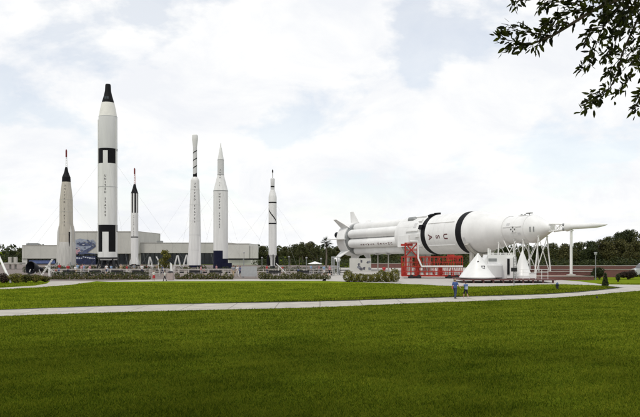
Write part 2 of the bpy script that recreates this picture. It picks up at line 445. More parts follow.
def crown_blobs(rg, cx, cy, z0, z1, R, k):
    out = []
    for i in range(k):
        t = rg.random(); z = z0 + (z1 - z0) * (.12 + .76 * t)
        prof = math.sin(PI * min(1, .18 + .78 * t)) ** .6
        a = rg.random() * 2 * PI; q = R * prof * (.25 + .5 * rg.random())
        br = R * (.32 + .25 * rg.random()) * (1.05 - .35 * t)
        out.append(((cx + q * math.cos(a), cy + q * math.sin(a), z), (br, br, br * (.6 + .25 * rg.random()))))
    return out
def trunk_mb(rg, h, r, z0, R, k=6):
    mb = MB(); lean = (rg.uniform(-.3, .3), rg.uniform(-.3, .3))
    pts = [(0, 0, -.05), (lean[0] * .3, lean[1] * .3, h * .3), (lean[0] * .7, lean[1] * .7, h * .6), (lean[0], lean[1], h * .92)]
    mb.path(pts, [r * 1.35, r, r * .7, r * .25], 8)
    for i in range(k):
        a = 2 * PI * i / k + rg.uniform(-.4, .4); zz = z0 + (h - z0) * rg.uniform(.0, .5); q = R * rg.uniform(.5, .8)
        f = zz / h
        mb.path([(lean[0] * f, lean[1] * f, zz), (q * .5 * math.cos(a), q * .5 * math.sin(a), zz + q * .45), (q * math.cos(a), q * math.sin(a), zz + q * .75)], [r * .5, r * .32, r * .1], 6)
    return mb

TREE = {}
def tree_proto(key, h, z0, R, nleaf, lsize, m, k, seed, bark=BARK, tr=.16, name='broadleaf_tree'):
    rg = random.Random(seed)
    root = thing(name, 'x', 'tree')
    trunk_mb(rg, h, tr, max(z0, h * .25), R).build('trunk', bark, root)
    link('crown', leaves(crown_blobs(rg, 0, 0, z0, h, R, k), nleaf, lsize, seed, m), root)
    TREE[key] = [root, False]
tree_proto('olive', 6.0, .5, 3.0, 9000, .32, LEAF_OLIVE, 24, 11)
tree_proto('dark', 6.0, .3, 2.8, 9000, .30, LEAF_DARK, 24, 12)
tree_proto('brown', 6.0, .4, 3.0, 9000, .31, LEAF_BROWN, 24, 13)
tree_proto('pine', 7.0, 3.2, 2.6, 3800, .32, LEAF_OLIVE, 13, 14, BARKG, .15, 'tall_pine')
tree_proto('willow', 3.6, .7, 1.25, 1500, .20, LEAF_YEL, 12, 15, BARK, .06, 'young_tree')
def place_tree(key, px, top, d, label, group, wide=1.0, rz=None):
    p = TREE[key]; base = {'olive': 6.0, 'dark': 6.0, 'brown': 6.0, 'pine': 7.0, 'willow': 3.6}[key]
    h = H + (HY - top) / F * d; s = h / base
    loc = (gx(px, d), d, 0); rz = random.uniform(0, 6.28) if rz is None else rz
    sc = (s * wide, s * wide, s)
    if not p[1]:
        o = p[0]; p[1] = True; o.location = loc; o.rotation_euler = (0, 0, rz); o.scale = sc; o['label'] = label; o['group'] = group
    else:
        o = dup(p[0], loc, rz, sc, label, group)
    o['category'] = 'tree'
    return o

g1 = 'trees left of the building'
place_tree('dark', 13, 250, 215, 'low dark tree behind the flat canopy shelter at the left', g1, 1.1)
place_tree('olive', 20, 247.5, 225, 'dark green tree touching the left end of the pale building', g1, .9)
place_tree('olive', -8, 253.5, 230, 'tree half cut by the left picture edge behind the white leaning pipes', g1, 1.1)
g2 = 'trees behind the slim rocket with the diagonal stripe'
for k, px, top, d, w, lab in [
    ('olive', 262, 245.5, 200, .95, 'rounded green tree beside the right end of the pale building'),
    ('pine', 284, 247, 205, 1.0, 'low pine just right of the slim rocket with the diagonal stripe'),
    ('olive', 296, 243.5, 210, .95, 'broad green tree second to the right of the slim striped rocket'),
    ('pine', 303, 242.5, 195, .8, 'bare trunked pine in the middle of the far tree row'),
    ('brown', 309, 241, 200, .85, 'tallest brownish tree of the far row, left of the white umbrella'),
    ('pine', 318, 246.5, 190, .8, 'pine rising right behind the white umbrella'),
    ('olive', 329, 247, 200, .95, 'green tree behind the dark headed palm'),
    ('brown', 341, 246, 205, .95, 'tree showing under the rocket fins at the stern of the lying rocket')]:
    place_tree(k, px, top, d, lab, g2, w)
for px, top, d, w, lab in [
    (277.5, 248.5, 175, .7, 'thin pine closest to the slim diagonal striped rocket'), (290, 248, 170, .65, 'thin bare trunked pine before the broad green tree'),
    (299.5, 246.5, 168, .6, 'slender pine just left of the thin grey lamp post by the umbrella'), (313, 248, 165, .65, 'low slender pine directly above the white umbrella'), (334, 249, 168, .65, 'slender pine just right of the dark headed palm')]:
    place_tree('pine', px, top, d, lab, g2, w)
g3 = 'trees seen below the lying rocket'
for k, px, top, d, w, lab in [
    ('dark', 359, 250, 200, 1.1, 'dark tree seen just above the white painted block under the lying rocket'),
    ('dark', 375, 249, 195, 1.1, 'dark tree in the gap below the row of tanks of the lying rocket'),
    ('olive', 391, 249, 200, 1.1, 'dark green tree seen left of the first pale support column'),
    ('dark', 412, 250, 190, 1.2, 'dark tree hidden mostly by the red steel arm'),
    ('dark', 436, 250, 190, 1.2, 'dark tree behind the middle of the red steel arm'),
    ('olive', 462, 250, 190, 1.2, 'dark tree behind the tip of the big white capsule'),
    ('dark', 487, 249, 180, 1.2, 'dark tree behind the white machinery box'),
    ('dark', 506, 247, 175, 1.1, 'dark tree seen between the machinery box and the small white cone'),
    ('olive', 523, 246, 172, 1.1, 'dark green tree behind the crossed white struts of the trestle'),
    ('dark', 539, 245, 170, 1.0, 'dark tree behind the thin struts under the capsule of the lying rocket')]:
    place_tree(k, px, top, d, lab, g3, w)
g4 = 'trees behind the red brick terrace'
for k, px, top, d, w, lab in [
    ('olive', 552, 242.5, 166, .95, 'dark tree just right of the last white trestle post'),
    ('brown', 566, 243, 160, .9, 'brownish tree directly behind the single white pole'),
    ('olive', 579, 241.5, 166, .95, 'green tree below the tip of the rocket, right of the white pole'),
    ('dark', 590, 240.5, 158, .85, 'dark tree behind and left of the lamp post'),
    ('brown', 599, 239, 160, .85, 'brownish tree right behind the lamp post'),
    ('olive', 609, 236, 168, .8, 'narrow upright tree above the cone shaped shrub'),
    ('brown', 618, 238, 155, .85, 'brown tinged tree behind the reddish bush'),
    ('dark', 619.5, 231.5, 174, .6, 'thin dark treetop poking above the row near the right edge'),
    ('dark', 630, 229, 165, .85, 'tallest dark tree of the row near the right edge'),
    ('olive', 643, 232, 160, .9, 'large tree cut by the right picture edge above the vehicle'),
    ('brown', 634, 240, 150, .7, 'lower brownish tree in front of the tallest dark tree')]:
    place_tree(k, px, top, d, lab, g4, w)
place_tree('willow', 165, 248.3, 118, 'small yellow green tree in front of the dark glass entrance', 'small trees in the plaza', 1.0)

# far wood as one mass
bl = []
rg = random.Random(5)
for i in range(150):
    x = -330 + i * 4.6; bl.append(((x, 330 + rg.uniform(-15, 15), 1.5), (5.5, 4, 2.8 + rg.uniform(0, 2.6))))
for i in range(40):
    x = -40 + i * 5; bl.append(((x, 235 + rg.uniform(-8, 8), 1.2), (5, 3.5, 3.2 + rg.uniform(0, 1.6))))
ug = []
for px0, px1, d_, hh in ((-30, 26, 205, 3.0), (258, 345, 190, 1.7), (340, 545, 165, 2.2), (540, 660, 146, 2.4)):
    x_ = gx(px0, d_)
    while x_ < gx(px1, d_):
        ug.append(((x_, d_ + rg.uniform(-2, 2), hh * .4), (2.0, 1.6, hh * rg.uniform(.45, .75)))); x_ += 1.5
uo = link('undergrowth', leaves(ug, 22000, .34, 78, LEAF_DARK, shell=.5)); kind(uo, 'stuff'); tag(uo, 'dark undergrowth filling the ground below the trees', 'undergrowth')
o = link('woodland', leaves(bl, 46000, 1.2, 77, LEAF_DARK, shell=.7)); kind(o, 'stuff'); tag(o, 'far dark band of woods along the horizon', 'woodland')

# palm
def palm(px, topy, d, label, R=1.5):
    top = H + (HY - topy) / F * d; zc = top - .75 * R
    root = thing('cabbage_palm', label, 'palm', (gx(px, d), d, 0))
    MB().path([(0, 0, -.05), (.12, 0, zc * .4), (.05, .05, zc * .8), (0, 0, zc)], [.24, .19, .17, .2], 9).build('trunk', BARKG, root)
    mb = MB(); r = random.Random(9)
    for i in range(46):
        a = r.random() * 2 * PI; el = r.uniform(-.7, 1.35); L = R * r.uniform(.65, 1.0)
        dirv = Vector((math.cos(a) * math.cos(el), math.sin(a) * math.cos(el), math.sin(el)))
        side = dirv.cross(Vector((0, 0, 1))).normalized(); c = Vector((0, 0, zc)) + dirv * L * .45
        mb.path([(0, 0, zc), c], [.02, .012], 4)
        for j in range(9):
            t = (j - 4) / 4.0
            tip = c + (dirv * (1 - .35 * t * t) + side * t * .9).normalized() * L * .6 + Vector((0, 0, -.18 * L * (.4 + t * t)))
            w = side * .05 + Vector((0, 0, .03))
            mb.add([c - w, tip, c + w], [(0, 1, 2)])
    mb.build('crown', LEAF_PALM, root, smooth=False)
palm(326, 236.2, 165, 'dark headed palm standing left of the fins of the lying rocket', 2.0)

# ================================================================== ROCKETS
class Rk:
    def __init__(s, name, label, px, d, zref=0):
        s.d = d; s.s = d / F; s.root = thing(name, label, 'rocket', (gx(px, d), d, 0))
    def z(s, y): return H + (HY - y) * s.s
    def prof(s, pts): return [(s.z(y), r * s.s) for y, r in pts]       # list from bottom row upwards: (photo row, radius in px)
def rfun(prof):
    def f(z):
        for (z0, r0), (z1, r1) in zip(prof, prof[1:]):
            if z0 <= z <= z1: return r0 + (r1 - r0) * (z - z0) / max(1e-6, z1 - z0)
        return prof[0][1] if z < prof[0][0] else prof[-1][1]
    return f
def guys(root, zt, r, R, n=4, a0=.5):
    for i in range(n):
        a = a0 + 2 * PI * i / n
        MB().tube((r * math.cos(a), r * math.sin(a), zt), (R * math.cos(a), R * math.sin(a), 0.0), .008, n=5, caps=False).build('guy_wire', GREY, root)
def ring(mb, z, r, h=.06, t=.03, n=40, c=(0, 0, 0)):
    return mb.lathe([(z - h / 2, r), (z - h / 2, r + t), (z + h / 2, r + t), (z + h / 2, r)], n, caps=False, c=c)

# ---- tall white rocket with black bands
k = Rk('tall_white_rocket', 'tallest white rocket with black checker bands and a black capsule on top', 108, 122)
zb = k.z(258)
body = k.prof([(260, 9.0), (258, 9.1), (251.8, 9.1), (232, 9.1), (225, 9.1), (187.3, 9.1), (187, 9.1), (164, 9.1), (151.5, 9.1), (149, 9.1)])
def mf(z, ph):
    if k.z(251.8) < z < k.z(225):
        return 1 if z > k.z(232) or not (abs(ph) < math.radians(21) or abs(abs(ph) - PI) < math.radians(21) or abs(abs(ph) - PI / 2) < math.radians(16)) else 0
    if k.z(164) < z < k.z(149):
        return 1 if z > k.z(151.5) or not (abs(ph) < math.radians(17) or abs(abs(ph) - PI) < math.radians(17) or abs(abs(ph) - PI / 2) < math.radians(12)) else 0
    return 0
MB().lathe(body, 72, mf).build('first_stage', [WHITE, BLACK], k.root)
MB().lathe(k.prof([(149, 9.1), (117.5, 9.1), (117, 8.9)]), 72).build('second_stage', LGREY, k.root)
MB().lathe(k.prof([(117, 8.9), (110, 7.7), (103, 6.2)]), 64).build('adapter', CREAM, k.root)
cp = MB().lathe(k.prof([(103, 5.9), (101.5, 5.7), (96, 4.1), (91, 3.0), (85.5, 2.7), (84.2, 2.3), (84, .01)]), 40).build('capsule', BLACK, k.root)
w = MB()
for a in (-.22, .22):
    rr = 4.9 * k.s
    w.box((rr * math.sin(a), -rr * math.cos(a) - .02, k.z(98.5)), (.34, .05, .42), rz=a)
w.build('window', GLASS, cp)
for yy in (149, 187.2, 225): ring(MB(), k.z(yy), 9.1 * k.s).build('joint_ring', SILVER, k.root)
ring(MB(), k.z(117), 8.9 * k.s).build('joint_ring', SILVER, k.root)
stack_text('UNITED STATES', lambda z: 9.1 * k.s, k.z(176.5), 3.25 * k.s, .50, 0, wide=.9).build('lettering', DKTXT, k.root)
for a in (1.25, -1.35, 2.6):
    MB().tube((9.3 * k.s * math.sin(a), -9.3 * k.s * math.cos(a), k.z(257)), (9.3 * k.s * math.sin(a), -9.3 * k.s * math.cos(a), k.z(120)), .10, n=8).build('conduit', WHITE, k.root)
for sx in (-.62, .62):
    MB().lathe([(zb - 1.75, .62), (zb - 1.2, .55), (zb - .5, .33), (zb - .1, .28)], 24, c=(sx, 0, 0)).build('engine_nozzle', BELL, k.root)
mb = MB()
for i in range(4):
    a = PI / 4 + i * PI / 2
    mb.bar((1.45 * math.cos(a), 1.45 * math.sin(a), zb), (2.3 * math.cos(a), 2.3 * math.sin(a), .02), .2)
    b = a + PI / 2
    mb.bar((1.85 * math.cos(a), 1.85 * math.sin(a), zb * .5), (1.85 * math.cos(b), 1.85 * math.sin(b), zb * .5), .12)
    mb.bar((2.2 * math.cos(a), 2.2 * math.sin(a), .1), (1.5 * math.cos(b), 1.5 * math.sin(b), zb * .95), .09)
ring(mb, zb, 1.5, .25, .2)
mb.build('launch_stand', DGREY, k.root)
guys(k.root, k.z(165), 9.1 * k.s, 15)
GEM = k

# ---- steel grey rocket at left
k = Rk('steel_grey_rocket', 'weathered steel grey rocket with flared skirt, black capsule and red tipped tower', 66.3, 172)
body = k.prof([(246, 7.6), (226, 6.9), (223, 6.5), (200, 6.3), (192, 5.4), (182, 4.2)])
bf = rfun(body)
MB().lathe(body, 56).build('tank_body', STEEL, k.root)
MB().lathe(k.prof([(268, 9.3), (262, 9.2), (250, 8.6), (244, 7.9), (242, 7.5)]), 56).build('engine_skirt', STEELW, k.root)
for a in (-.95, .95, PI - .95, PI + .95):
    r0 = 7.2 * k.s
    c = Vector((r0 * math.sin(a), -r0 * math.cos(a), 0))
    MB().lathe([(k.z(268), .62), (k.z(255), .55), (k.z(232), .36), (k.z(226), .06)], 18, c=c).build('booster_fairing', STEELW, k.root)
MB().box((1.25, -1.35, k.z(245)), (.26, .26, 26 * k.s)).build('cable_duct', BLACK, k.root)
MB().lathe(k.prof([(182, 4.25), (177, 4.0), (176.8, 3.8), (172, 2.0), (168, 1.3), (167, .9)]), 40).build('capsule', BLACK, k.root)
mb = MB(); zt, zl = k.z(157), k.z(167)
for i in range(3):
    a = 2 * PI * i / 3 + .3; p0 = Vector((.26 * math.cos(a), .26 * math.sin(a), zl)); p1 = Vector((.13 * math.cos(a), .13 * math.sin(a), zt))
    mb.tube(p0, p1, .045, n=6)
    b = a + 2 * PI / 3
    for j in range(4):
        f0, f1 = j / 4, (j + 1) / 4
        mb.tube(p0.lerp(p1, f0), Vector((.26 * math.cos(b), .26 * math.sin(b), zl)).lerp(Vector((.13 * math.cos(b), .13 * math.sin(b), zt)), f1), .03, n=5)
mb.build('escape_tower', WPIPE, k.root)
MB().lathe(k.prof([(157, .8), (151, .8), (150, .6), (149.3, .25)]), 20).build('escape_motor', DKRED, k.root)
stack_text('UNITED STATES', bf, k.z(186), 3.3 * k.s, .58, .05, wide=.9).build('lettering', DKTXT, k.root)
for yy in (200, 223, 212, 234): ring(MB(), k.z(yy), bf(k.z(yy)), .06, .02).build('joint_ring', STEELW, k.root)
mb = MB()
for i in range(4):
    a = PI / 4 + i * PI / 2
    mb.bar((2.2 * math.cos(a), 2.2 * math.sin(a), k.z(262)), (3.1 * math.cos(a), 3.1 * math.sin(a), .02), .25)
mb.lathe([(.0, 1.9), (k.z(268), 1.9)], 28)
mb.build('launch_stand', GREY, k.root)
guys(k.root, k.z(205), 6.3 * k.s, 13)

# ---- slim white rocket with black striped collar and red tip
k = Rk('slim_red_tipped_rocket', 'thin white rocket with black vertical stripes below its capsule and a red tip', 134.6, 180)
body = k.prof([(264, 3.6), (237.6, 3.6), (236.6, 3.6), (213, 3.6), (193.5, 3.6)])
def mf(z, ph):
    if k.z(237.6) < z < k.z(236.6): return 1
    if z > k.z(213) and int((ph + PI + .22) / (PI / 7)) % 2 == 0: return 1
    return 0
MB().lathe(body, 60, mf).build('tank_body', [WHITE, BLACK], k.root)
MB().lathe(k.prof([(193.5, 3.7), (192.5, 3.3), (188, 1.9), (184.5, 1.1), (184, .7)]), 32).build('capsule', BLACK, k.root)
mb = MB(); zt, zl = k.z(174), k.z(184.2)
for i in range(3):
    a = 2 * PI * i / 3 + .3
    p0 = Vector((.24 * math.cos(a), .24 * math.sin(a), zl)); p1 = Vector((.12 * math.cos(a), .12 * math.sin(a), zt)); mb.tube(p0, p1, .06, n=6)
    b = a + 2 * PI / 3
    for j in range(4):
        mb.tube(p0.lerp(p1, j / 4), Vector((.24 * math.cos(b), .24 * math.sin(b), zl)).lerp(Vector((.12 * math.cos(b), .12 * math.sin(b), zt)), (j + 1) / 4), .035, n=5)
mb.build('escape_tower', mat('pale_pink_paint', (.62, .42, .40), .5), k.root)
MB().lathe(k.prof([(174, .75), (169, .75), (168, .3)]), 18).build('escape_motor', DKRED, k.root)
stack_text('UNITED STATES', lambda z: 3.6 * k.s, k.z(216), 1.75 * k.s, .34, 0).build('lettering', DKTXT, k.root)
for i in range(4):
    a = PI / 4 + i * PI / 2
    M = Matrix.Rotation(a, 4, 'Z') @ Matrix.Rotation(PI / 2, 4, 'X')
    MB().prism([(.85, k.z(257)), (.85, k.z(264.5)), (1.4, k.z(265)), (1.4, k.z(262))], -.04, .04, M).build('fin', WHITE, k.root, smooth=False)
MB().lathe([(0, 1.3), (.25, 1.3), (.3, .85), (k.z(264), .8)], 28).build('launch_stand', DGREY, k.root)
guys(k.root, k.z(215), 3.6 * k.s, 11)

# ---- white rocket with spiral striped neck
k = Rk('spiral_necked_rocket', 'white rocket with a thin spiral striped neck ending in a bulb', 195, 166)
body = k.prof([(266, 5.6), (250, 5.9), (235, 5.75), (205, 5.25), (190, 4.6), (181, 4.3), (180, 4.2), (177, 2.4)])
bf = rfun(body)
MB().lathe(body, 56).build('tank_body', WHITE, k.root)
nk = k.prof([(177, 2.05), (174.2, 2.05), (147, 2.05)])
def mf(z, ph): return 1 if z < k.z(174.2) else 0
nkpf = [(k.z(177), 2.05 * k.s), (k.z(174.2), 2.05 * k.s)] + [(k.z(174.2 - i * 27.2 / 60), 2.05 * k.s) for i in range(1, 61)]
def mspi(z, ph):
    if z < k.z(174.2): return 1
    t = (z - k.z(174.2)) / (k.z(147) - k.z(174.2))
    dlt = (ph - t * 2 * PI * 3.6) % (2 * PI)
    return 1 if dlt < .95 else 0
MB().lathe(nkpf, 60, mspi).build('upper_stage', [LGREY, BLACK], k.root)
MB().lathe(k.prof([(147, 2.05), (144, 2.4), (140, 2.9), (137.5, 3.05), (135.4, 2.8), (134.6, 2.0), (134.2, .01)]), 40).build('nose_fairing', WHITE, k.root)
stack_text('UNITED STATES', bf, k.z(184), 3.15 * k.s, .55, .12).build('lettering', DKTXT, k.root)
for yy in (190, 205, 221, 235, 250): ring(MB(), k.z(yy), bf(k.z(yy)), .05, .02).build('joint_ring', LGREY, k.root)
for a in (-1.1, 1.1):
    c = Vector((5.2 * k.s * math.sin(a), -5.2 * k.s * math.cos(a), 0))
    MB().lathe([(k.z(266), .42), (k.z(252), .4), (k.z(238), .22), (k.z(234), .04)], 16, c=c).build('booster_fairing', WHITE, k.root)
MB().lathe([(0, 1.7), (.5, 1.7), (.52, 1.25), (k.z(266), 1.2)], 28).build('launch_stand', NAVY, k.root)
guys(k.root, k.z(190), 4.6 * k.s, 13)

# ---- white rocket with a needle nose
k = Rk('needle_nosed_rocket', 'thick white rocket tapering to a needle nose, standing on a navy blue base', 220.7, 138)
body = k.prof([(258.5, 7.3), (250.5, 7.3), (191, 7.3)])
def mf(z, ph): return 1 if z < k.z(250.5) and (ph < .45 and ph > -2.6) else 0
MB().lathe(body, 60, mf).build('first_stage', [WHITE, NAVY], k.root)
fl = k.prof([(191, 7.3), (175, 3.25)])
MB().lathe(fl, 56).build('transition_cone', WHITE, k.root)
MB().lathe(k.prof([(175, 3.25), (160, 3.15)]), 40).build('shroud', LGREY, k.root)
MB().lathe(k.prof([(160, 3.15), (147.5, .95), (147.3, .6), (144, .5), (142.6, .1)]), 40).build('nose_cone', WHITE, k.root)
for yy, rr, hh in ((191, 7.3, .12), (160, 3.15, .06), (175, 3.3, .06)): ring(MB(), k.z(yy), rr * k.s, hh).build('joint_ring', GREY, k.root)
ff = rfun(k.prof([(258.5, 7.3), (191, 7.3), (175, 3.25), (160, 3.15)]))
stack_text('JUNO II', ff, k.z(170.2), 2.6 * k.s, .36, -.02).build('lettering', DKTXT, k.root)
stack_text('UNITED STATES', lambda z: 7.3 * k.s, k.z(194.5), 2.75 * k.s, .44, -.02).build('lettering', DKTXT, k.root)
mb = MB()
mb.lathe([(0, 1.65), (.35, 1.65), (.4, 1.45), (k.z(258.5), 1.42)], 36)
mb.box((1.3, -.9, .75), (1.8, 1.5, 1.5))
mb.build('launch_stand', NAVY, k.root)
guys(k.root, k.z(195), 7.3 * k.s, 13)

# ---- slim rocket with diagonal stripe
k = Rk('diagonal_striped_rocket', 'slim white rocket with black rings, one diagonal black stripe and black fins', 272.6, 150)
zs = [255, 224.2, 223.0] + [223.0 - i * (223.0 - 208) / 40 for i in range(1, 41)] + [203.4, 202, 197]
body = k.prof([(y, 4.05) for y in zs] + [(195, 3.7), (190, 2.2)])
def mf(z, ph):
    y = HY + (H - z) / k.s
    if 223.0 < y < 224.2 or 202 < y < 203.4: return 1
    if 208 < y < 223.0:
        f = (y - 208) / 15.0
        for off in (0, PI):
            pc = -1.45 + 2.9 * f + off
            dd = (ph - pc + PI) % (2 * PI) - PI
            if abs(dd) < .17: return 1
    return 0
MB().lathe(body, 72, mf).build('tank_body', [WHITE, BLACK], k.root)
def mf(z, ph): return 1 if k.z(187.4) < z < k.z(186) else 0
MB().lathe(k.prof([(190, 2.0), (187.4, 2.0), (186, 2.0), (184, 2.05), (179, 2.2), (178.6, 2.0), (178, .6)]), 36, mf).build('spinning_tub', [LGREY, BLACK], k.root)
MB().lathe(k.prof([(178, .5), (173, .45), (172.5, .75), (170.4, .7), (169.4, .2)]), 16, lambda z, p: 1 if z > k.z(172.7) else 0).build('satellite', [LGREY, DGREY], k.root)
MB().lathe(k.prof([(266, 2.3), (258, 2.5), (255, 4.0)]), 36).build('tail_unit', WHITE, k.root)
for i in range(4):
    a = PI / 4 + i * PI / 2
    M = Matrix.Rotation(a - .6, 4, 'Z') @ Matrix.Rotation(PI / 2, 4, 'X')
    MB().prism([(.45, k.z(265)), (.83, k.z(254)), (1.2, k.z(256.5)), (1.3, k.z(266.5))], -.05, .05, M).build('fin', BLACK, k.root, smooth=False)
MB().lathe([(0, 1.0), (.3, 1.0), (.32, .55), (k.z(266), .5)], 24).build('launch_stand', DGREY, k.root)
guys(k.root, k.z(205), 4 * k.s, 12)

# ================================================================== LYING ROCKET
AX = Vector((.4806, -.877, .0167)).normalized()
A0 = Vector((3.478, 149.6, 6.0))
Zc = AX; Xc = Vector((0, 0, -1)); Yc = Zc.cross(Xc).normalized(); Xc = Yc.cross(Zc).normalized()
SM_ = Matrix(((Xc.x, Yc.x, Zc.x, A0.x), (Xc.y, Yc.y, Zc.y, A0.y), (Xc.z, Yc.z, Zc.z, A0.z), (0, 0, 0, 1)))
sat = thing('lying_rocket', 'huge white rocket lying on its side with two black bands and thin pointed tip', 'rocket')
sat.matrix_world = SM_
def satp(t, lat=0.0, z=None):      # world point beside the axis; lat > 0 is the far side
    p = A0 + AX * t + Vector((.877, .4806, 0)) * lat
    if z is not None: p.z = z
    return p
MB().lathe([(5.6, 2.9), (5.6, 3.28), (8.6, 3.3), (8.62, 3.1)], 64).build('tail_shroud', SATWHITE, sat)
MB().lathe([(8.5, 3.12), (9.2, 3.05), (9.3, 2.2)], 48).build('shade_ring', GREY, sat)  # darker grey ring stands in for the shadowed gap at the fin roots
for i in range(8):
    a = i * PI / 4
    M = Matrix.Rotation(a - PI / 2, 4, 'Z') @ Matrix.Rotation(PI / 2, 4, 'X')
    MB().prism([(3.22, 5.9), (5.6, 5.7), (5.6, 6.9), (3.22, 9.1)], -.07, .07, M).build('fin', SATWHITE, sat, smooth=False)
for i in range(8):
    a = i * PI / 4 + (PI / 8); R = 2.5 if i % 2 else 1.3
    MB().lathe([(4.2, .62), (4.7, .52), (5.3, .32), (5.7, .26)], 20, c=(R * math.sin(a), -R * math.cos(a), 0)).build('engine_nozzle', BELL, sat)
for i in range(8):
    a = PI / 8 + i * PI / 4
    c = (2.36 * math.sin(a), -2.36 * math.cos(a), 0)
    tk = MB().lathe([(9.0, .5), (9.6, .83), (10, .9), (16.2, .9), (16.25, .915), (16.4, .915), (16.45, .9), (25.6, .9), (26.3, .75), (26.7, .4)], 32, c=c).build('propellant_tank', SATWHITE, sat)
    if i == 0:
        stack_text('UNITED STATES', lambda z: .9, 24.6, .84, .66, a, .014, cx=c[0], cy=c[1]).build('lettering', REDTXT, tk)
MB().lathe([(9, 1.3), (26.6, 1.3)], 32).build('centre_tank', LGREY, sat)
MB().lathe([(25.9, 2.2), (25.9, 3.25), (26.6, 3.32), (29.9, 3.32), (33.5, 3.32)], 72).build('interstage', SATWHITE, sat)
def mf(z, ph): return 1 if z < 34.7 or 42.4 < z < 43.8 else 0
MB().lathe([(33.5, 3.32), (34.7, 3.32), (42.4, 3.32), (43.8, 3.32), (44.0, 3.32)], 80, mf).build('upper_stage', [SATWHITE, BLACK], sat)
for t_, r_ in ((36.9, 3.32), (39.6, 3.32), (29.6, 3.32)): ring(MB(), t_, r_, .035, .006, 64).build('weld_seam', LGREY, sat)
for i in range(10):
    a = -2.2 + i * .44; MB().box((3.325 * math.sin(a), -3.325 * math.cos(a), 29.9), (.05, .03, 6.6), rz=a).build('stringer', SATWHITE, sat, smooth=False)
for a, z0_, l_ in ((-.55, 38.4, 6.8), (.62, 38.4, 6.8), (-.2, 53.3, 3.6)):
    rr = 3.36 if z0_ < 50 else 1.98
    MB().box((rr * math.sin(a), -rr * math.cos(a), z0_), (.16, .12, l_), rz=a).build('cable_tunnel', SATWHITE, sat, smooth=False)
for a, z0_, w_, h_ in ((-.35, 52.4, .5, .6), (.35, 54.6, .35, .5), (-.5, 31.6, .9, .7), (.35, 44.3, .6, .4)):
    rr = 3.335 if z0_ < 50 else 1.965
    MB().box((rr * math.sin(a), -rr * math.cos(a), z0_), (w_, .03, h_), rz=a).build('access_panel', LGREY, sat, smooth=False)
for a, zz_ in ((-1.15, 34.0), (-.35, 33.6), (-1.5, 34.2)):
    MB().box((3.45 * math.sin(a), -3.45 * math.cos(a), zz_), (.7, .4, .9), rz=a).build('ullage_motor', BLACK, sat, smooth=False)
stack_text('USA', lambda z: 3.32, 40.0, 1.95, 1.38, .17, .014, wide=1.0).build('lettering', REDTXT, sat)
MB().lathe([(44.0, 3.32), (45, 3.25), (51.2, 2.06)], 72).build('adapter_cone', SATWHITE, sat)
MB().lathe([(51.2, 2.0), (51.25, 1.95), (55.4, 1.95), (55.45, 2.0)], 56).build('service_module', LGREY if False else SATWHITE, sat)
MB().lathe([(55.45, 1.97), (55.9, 1.97), (58.7, .62), (59.1, .5)], 56).build('command_module', SATWHITE, sat)
for t, r in ((26.65, 3.32), (29.6, 3.32), (36.0, 3.32), (38.0, 3.32), (44, 3.32), (51.2, 2.05), (53.4, 1.95), (55.45, 1.99)): ring(MB(), t, r, .07, .015, 64).build('joint_ring', SATWHITE, sat)
for a, t in ((.05, 32.6), (-.75, 32.7), (.55, 32.7)):
    MB().box((3.4 * math.sin(a), -3.4 * math.cos(a), t), (.5, .35, .9), rz=a).build('retro_rocket', SATWHITE, sat, smooth=False)
for a in (-1.1, -.2, .7):
    MB().box((3.42 * math.sin(a), -3.42 * math.cos(a), 31.2), (.22, .25, 3.4), rz=a).build('cable_tunnel', SATWHITE, sat, smooth=False)
mb = MB(); a = -1.0
mb.lathe([(28.2, .05), (28.5, .5), (30.0, .5), (30.5, .05)], 16, c=(3.2 * math.sin(a), -3.2 * math.cos(a), 0)); mb.build('fairing_blister', GREY, sat)
mb = MB(); mb.box((1.0, -3.35, 28.9), (1.9, .45, 3.2)); mb.build('cable_fairing', SATWHITE, sat)
for a in (.0, PI / 2, PI, -PI / 2):
    q = MB(); R = 2.02
    M0 = Matrix.Rotation(a, 4, 'Z')
    MB().box(M0 @ Vector((0, -R + .02, 53.6)), (.9, .08, 1.0), rz=a).build('quad_panel', SATWHITE, sat, smooth=False)
    for dx, dz in ((.28, 0), (-.28, 0), (0, .36), (0, -.36)):
        q.box(M0 @ Vector((dx, -R - .06, 53.6 + dz)), (.17, .14, .17), rz=a)
    q.build('thruster_quad', mat('scorched_grey', (.12, .12, .12), .6), sat)
mb = MB()
for a in (.08, .36):
    r = 1.55
    pass
for zz_, rr in ((56.55, 1.68), (57.0, 1.46)): MB().box((.12, -rr - .01, zz_), (.7, .1, .11)).build('hatch_mark', GREY, sat, smooth=False)
mb = MB()
mb.tube((-1.9, 0, 54.8), (-2.25, 0, 54.8), .05, n=6); mb.box((-2.27, 0, 54.8), (.1, .5, .9))
mb.build('antenna', DGREY, sat)
mb = MB()
corners = [(x, y) for x, y in ((1, 1), (1, -1), (-1, -1), (-1, 1))]
for i, (cx, cy) in enumerate(corners):
    p0 = Vector((cx * .52, cy * .52, 58.9)); p1 = Vector((cx * .32, cy * .32, 61.9)); mb.tube(p0, p1, .085, n=7)
    nx, ny = corners[(i + 1) % 4]; q0 = Vector((nx * .52, ny * .52, 58.9)); q1 = Vector((nx * .32, ny * .32, 61.9))
    for j in range(3):
        mb.tube(p0.lerp(p1, j / 3), q0.lerp(q1, (j + 1) / 3), .05, n=5); mb.tube(p0.lerp(p1, (j + 1) / 3), q0.lerp(q1, (j + 1) / 3), .05, n=5)
mb.build('escape_tower', WPIPE, sat)
MB().lathe([(61.6, .62), (62.2, .52), (62.6, .36), (66.0, .36), (66.4, .34), (67.4, .2), (68.1, .03)], 28).build('escape_motor', SATWHITE, sat)
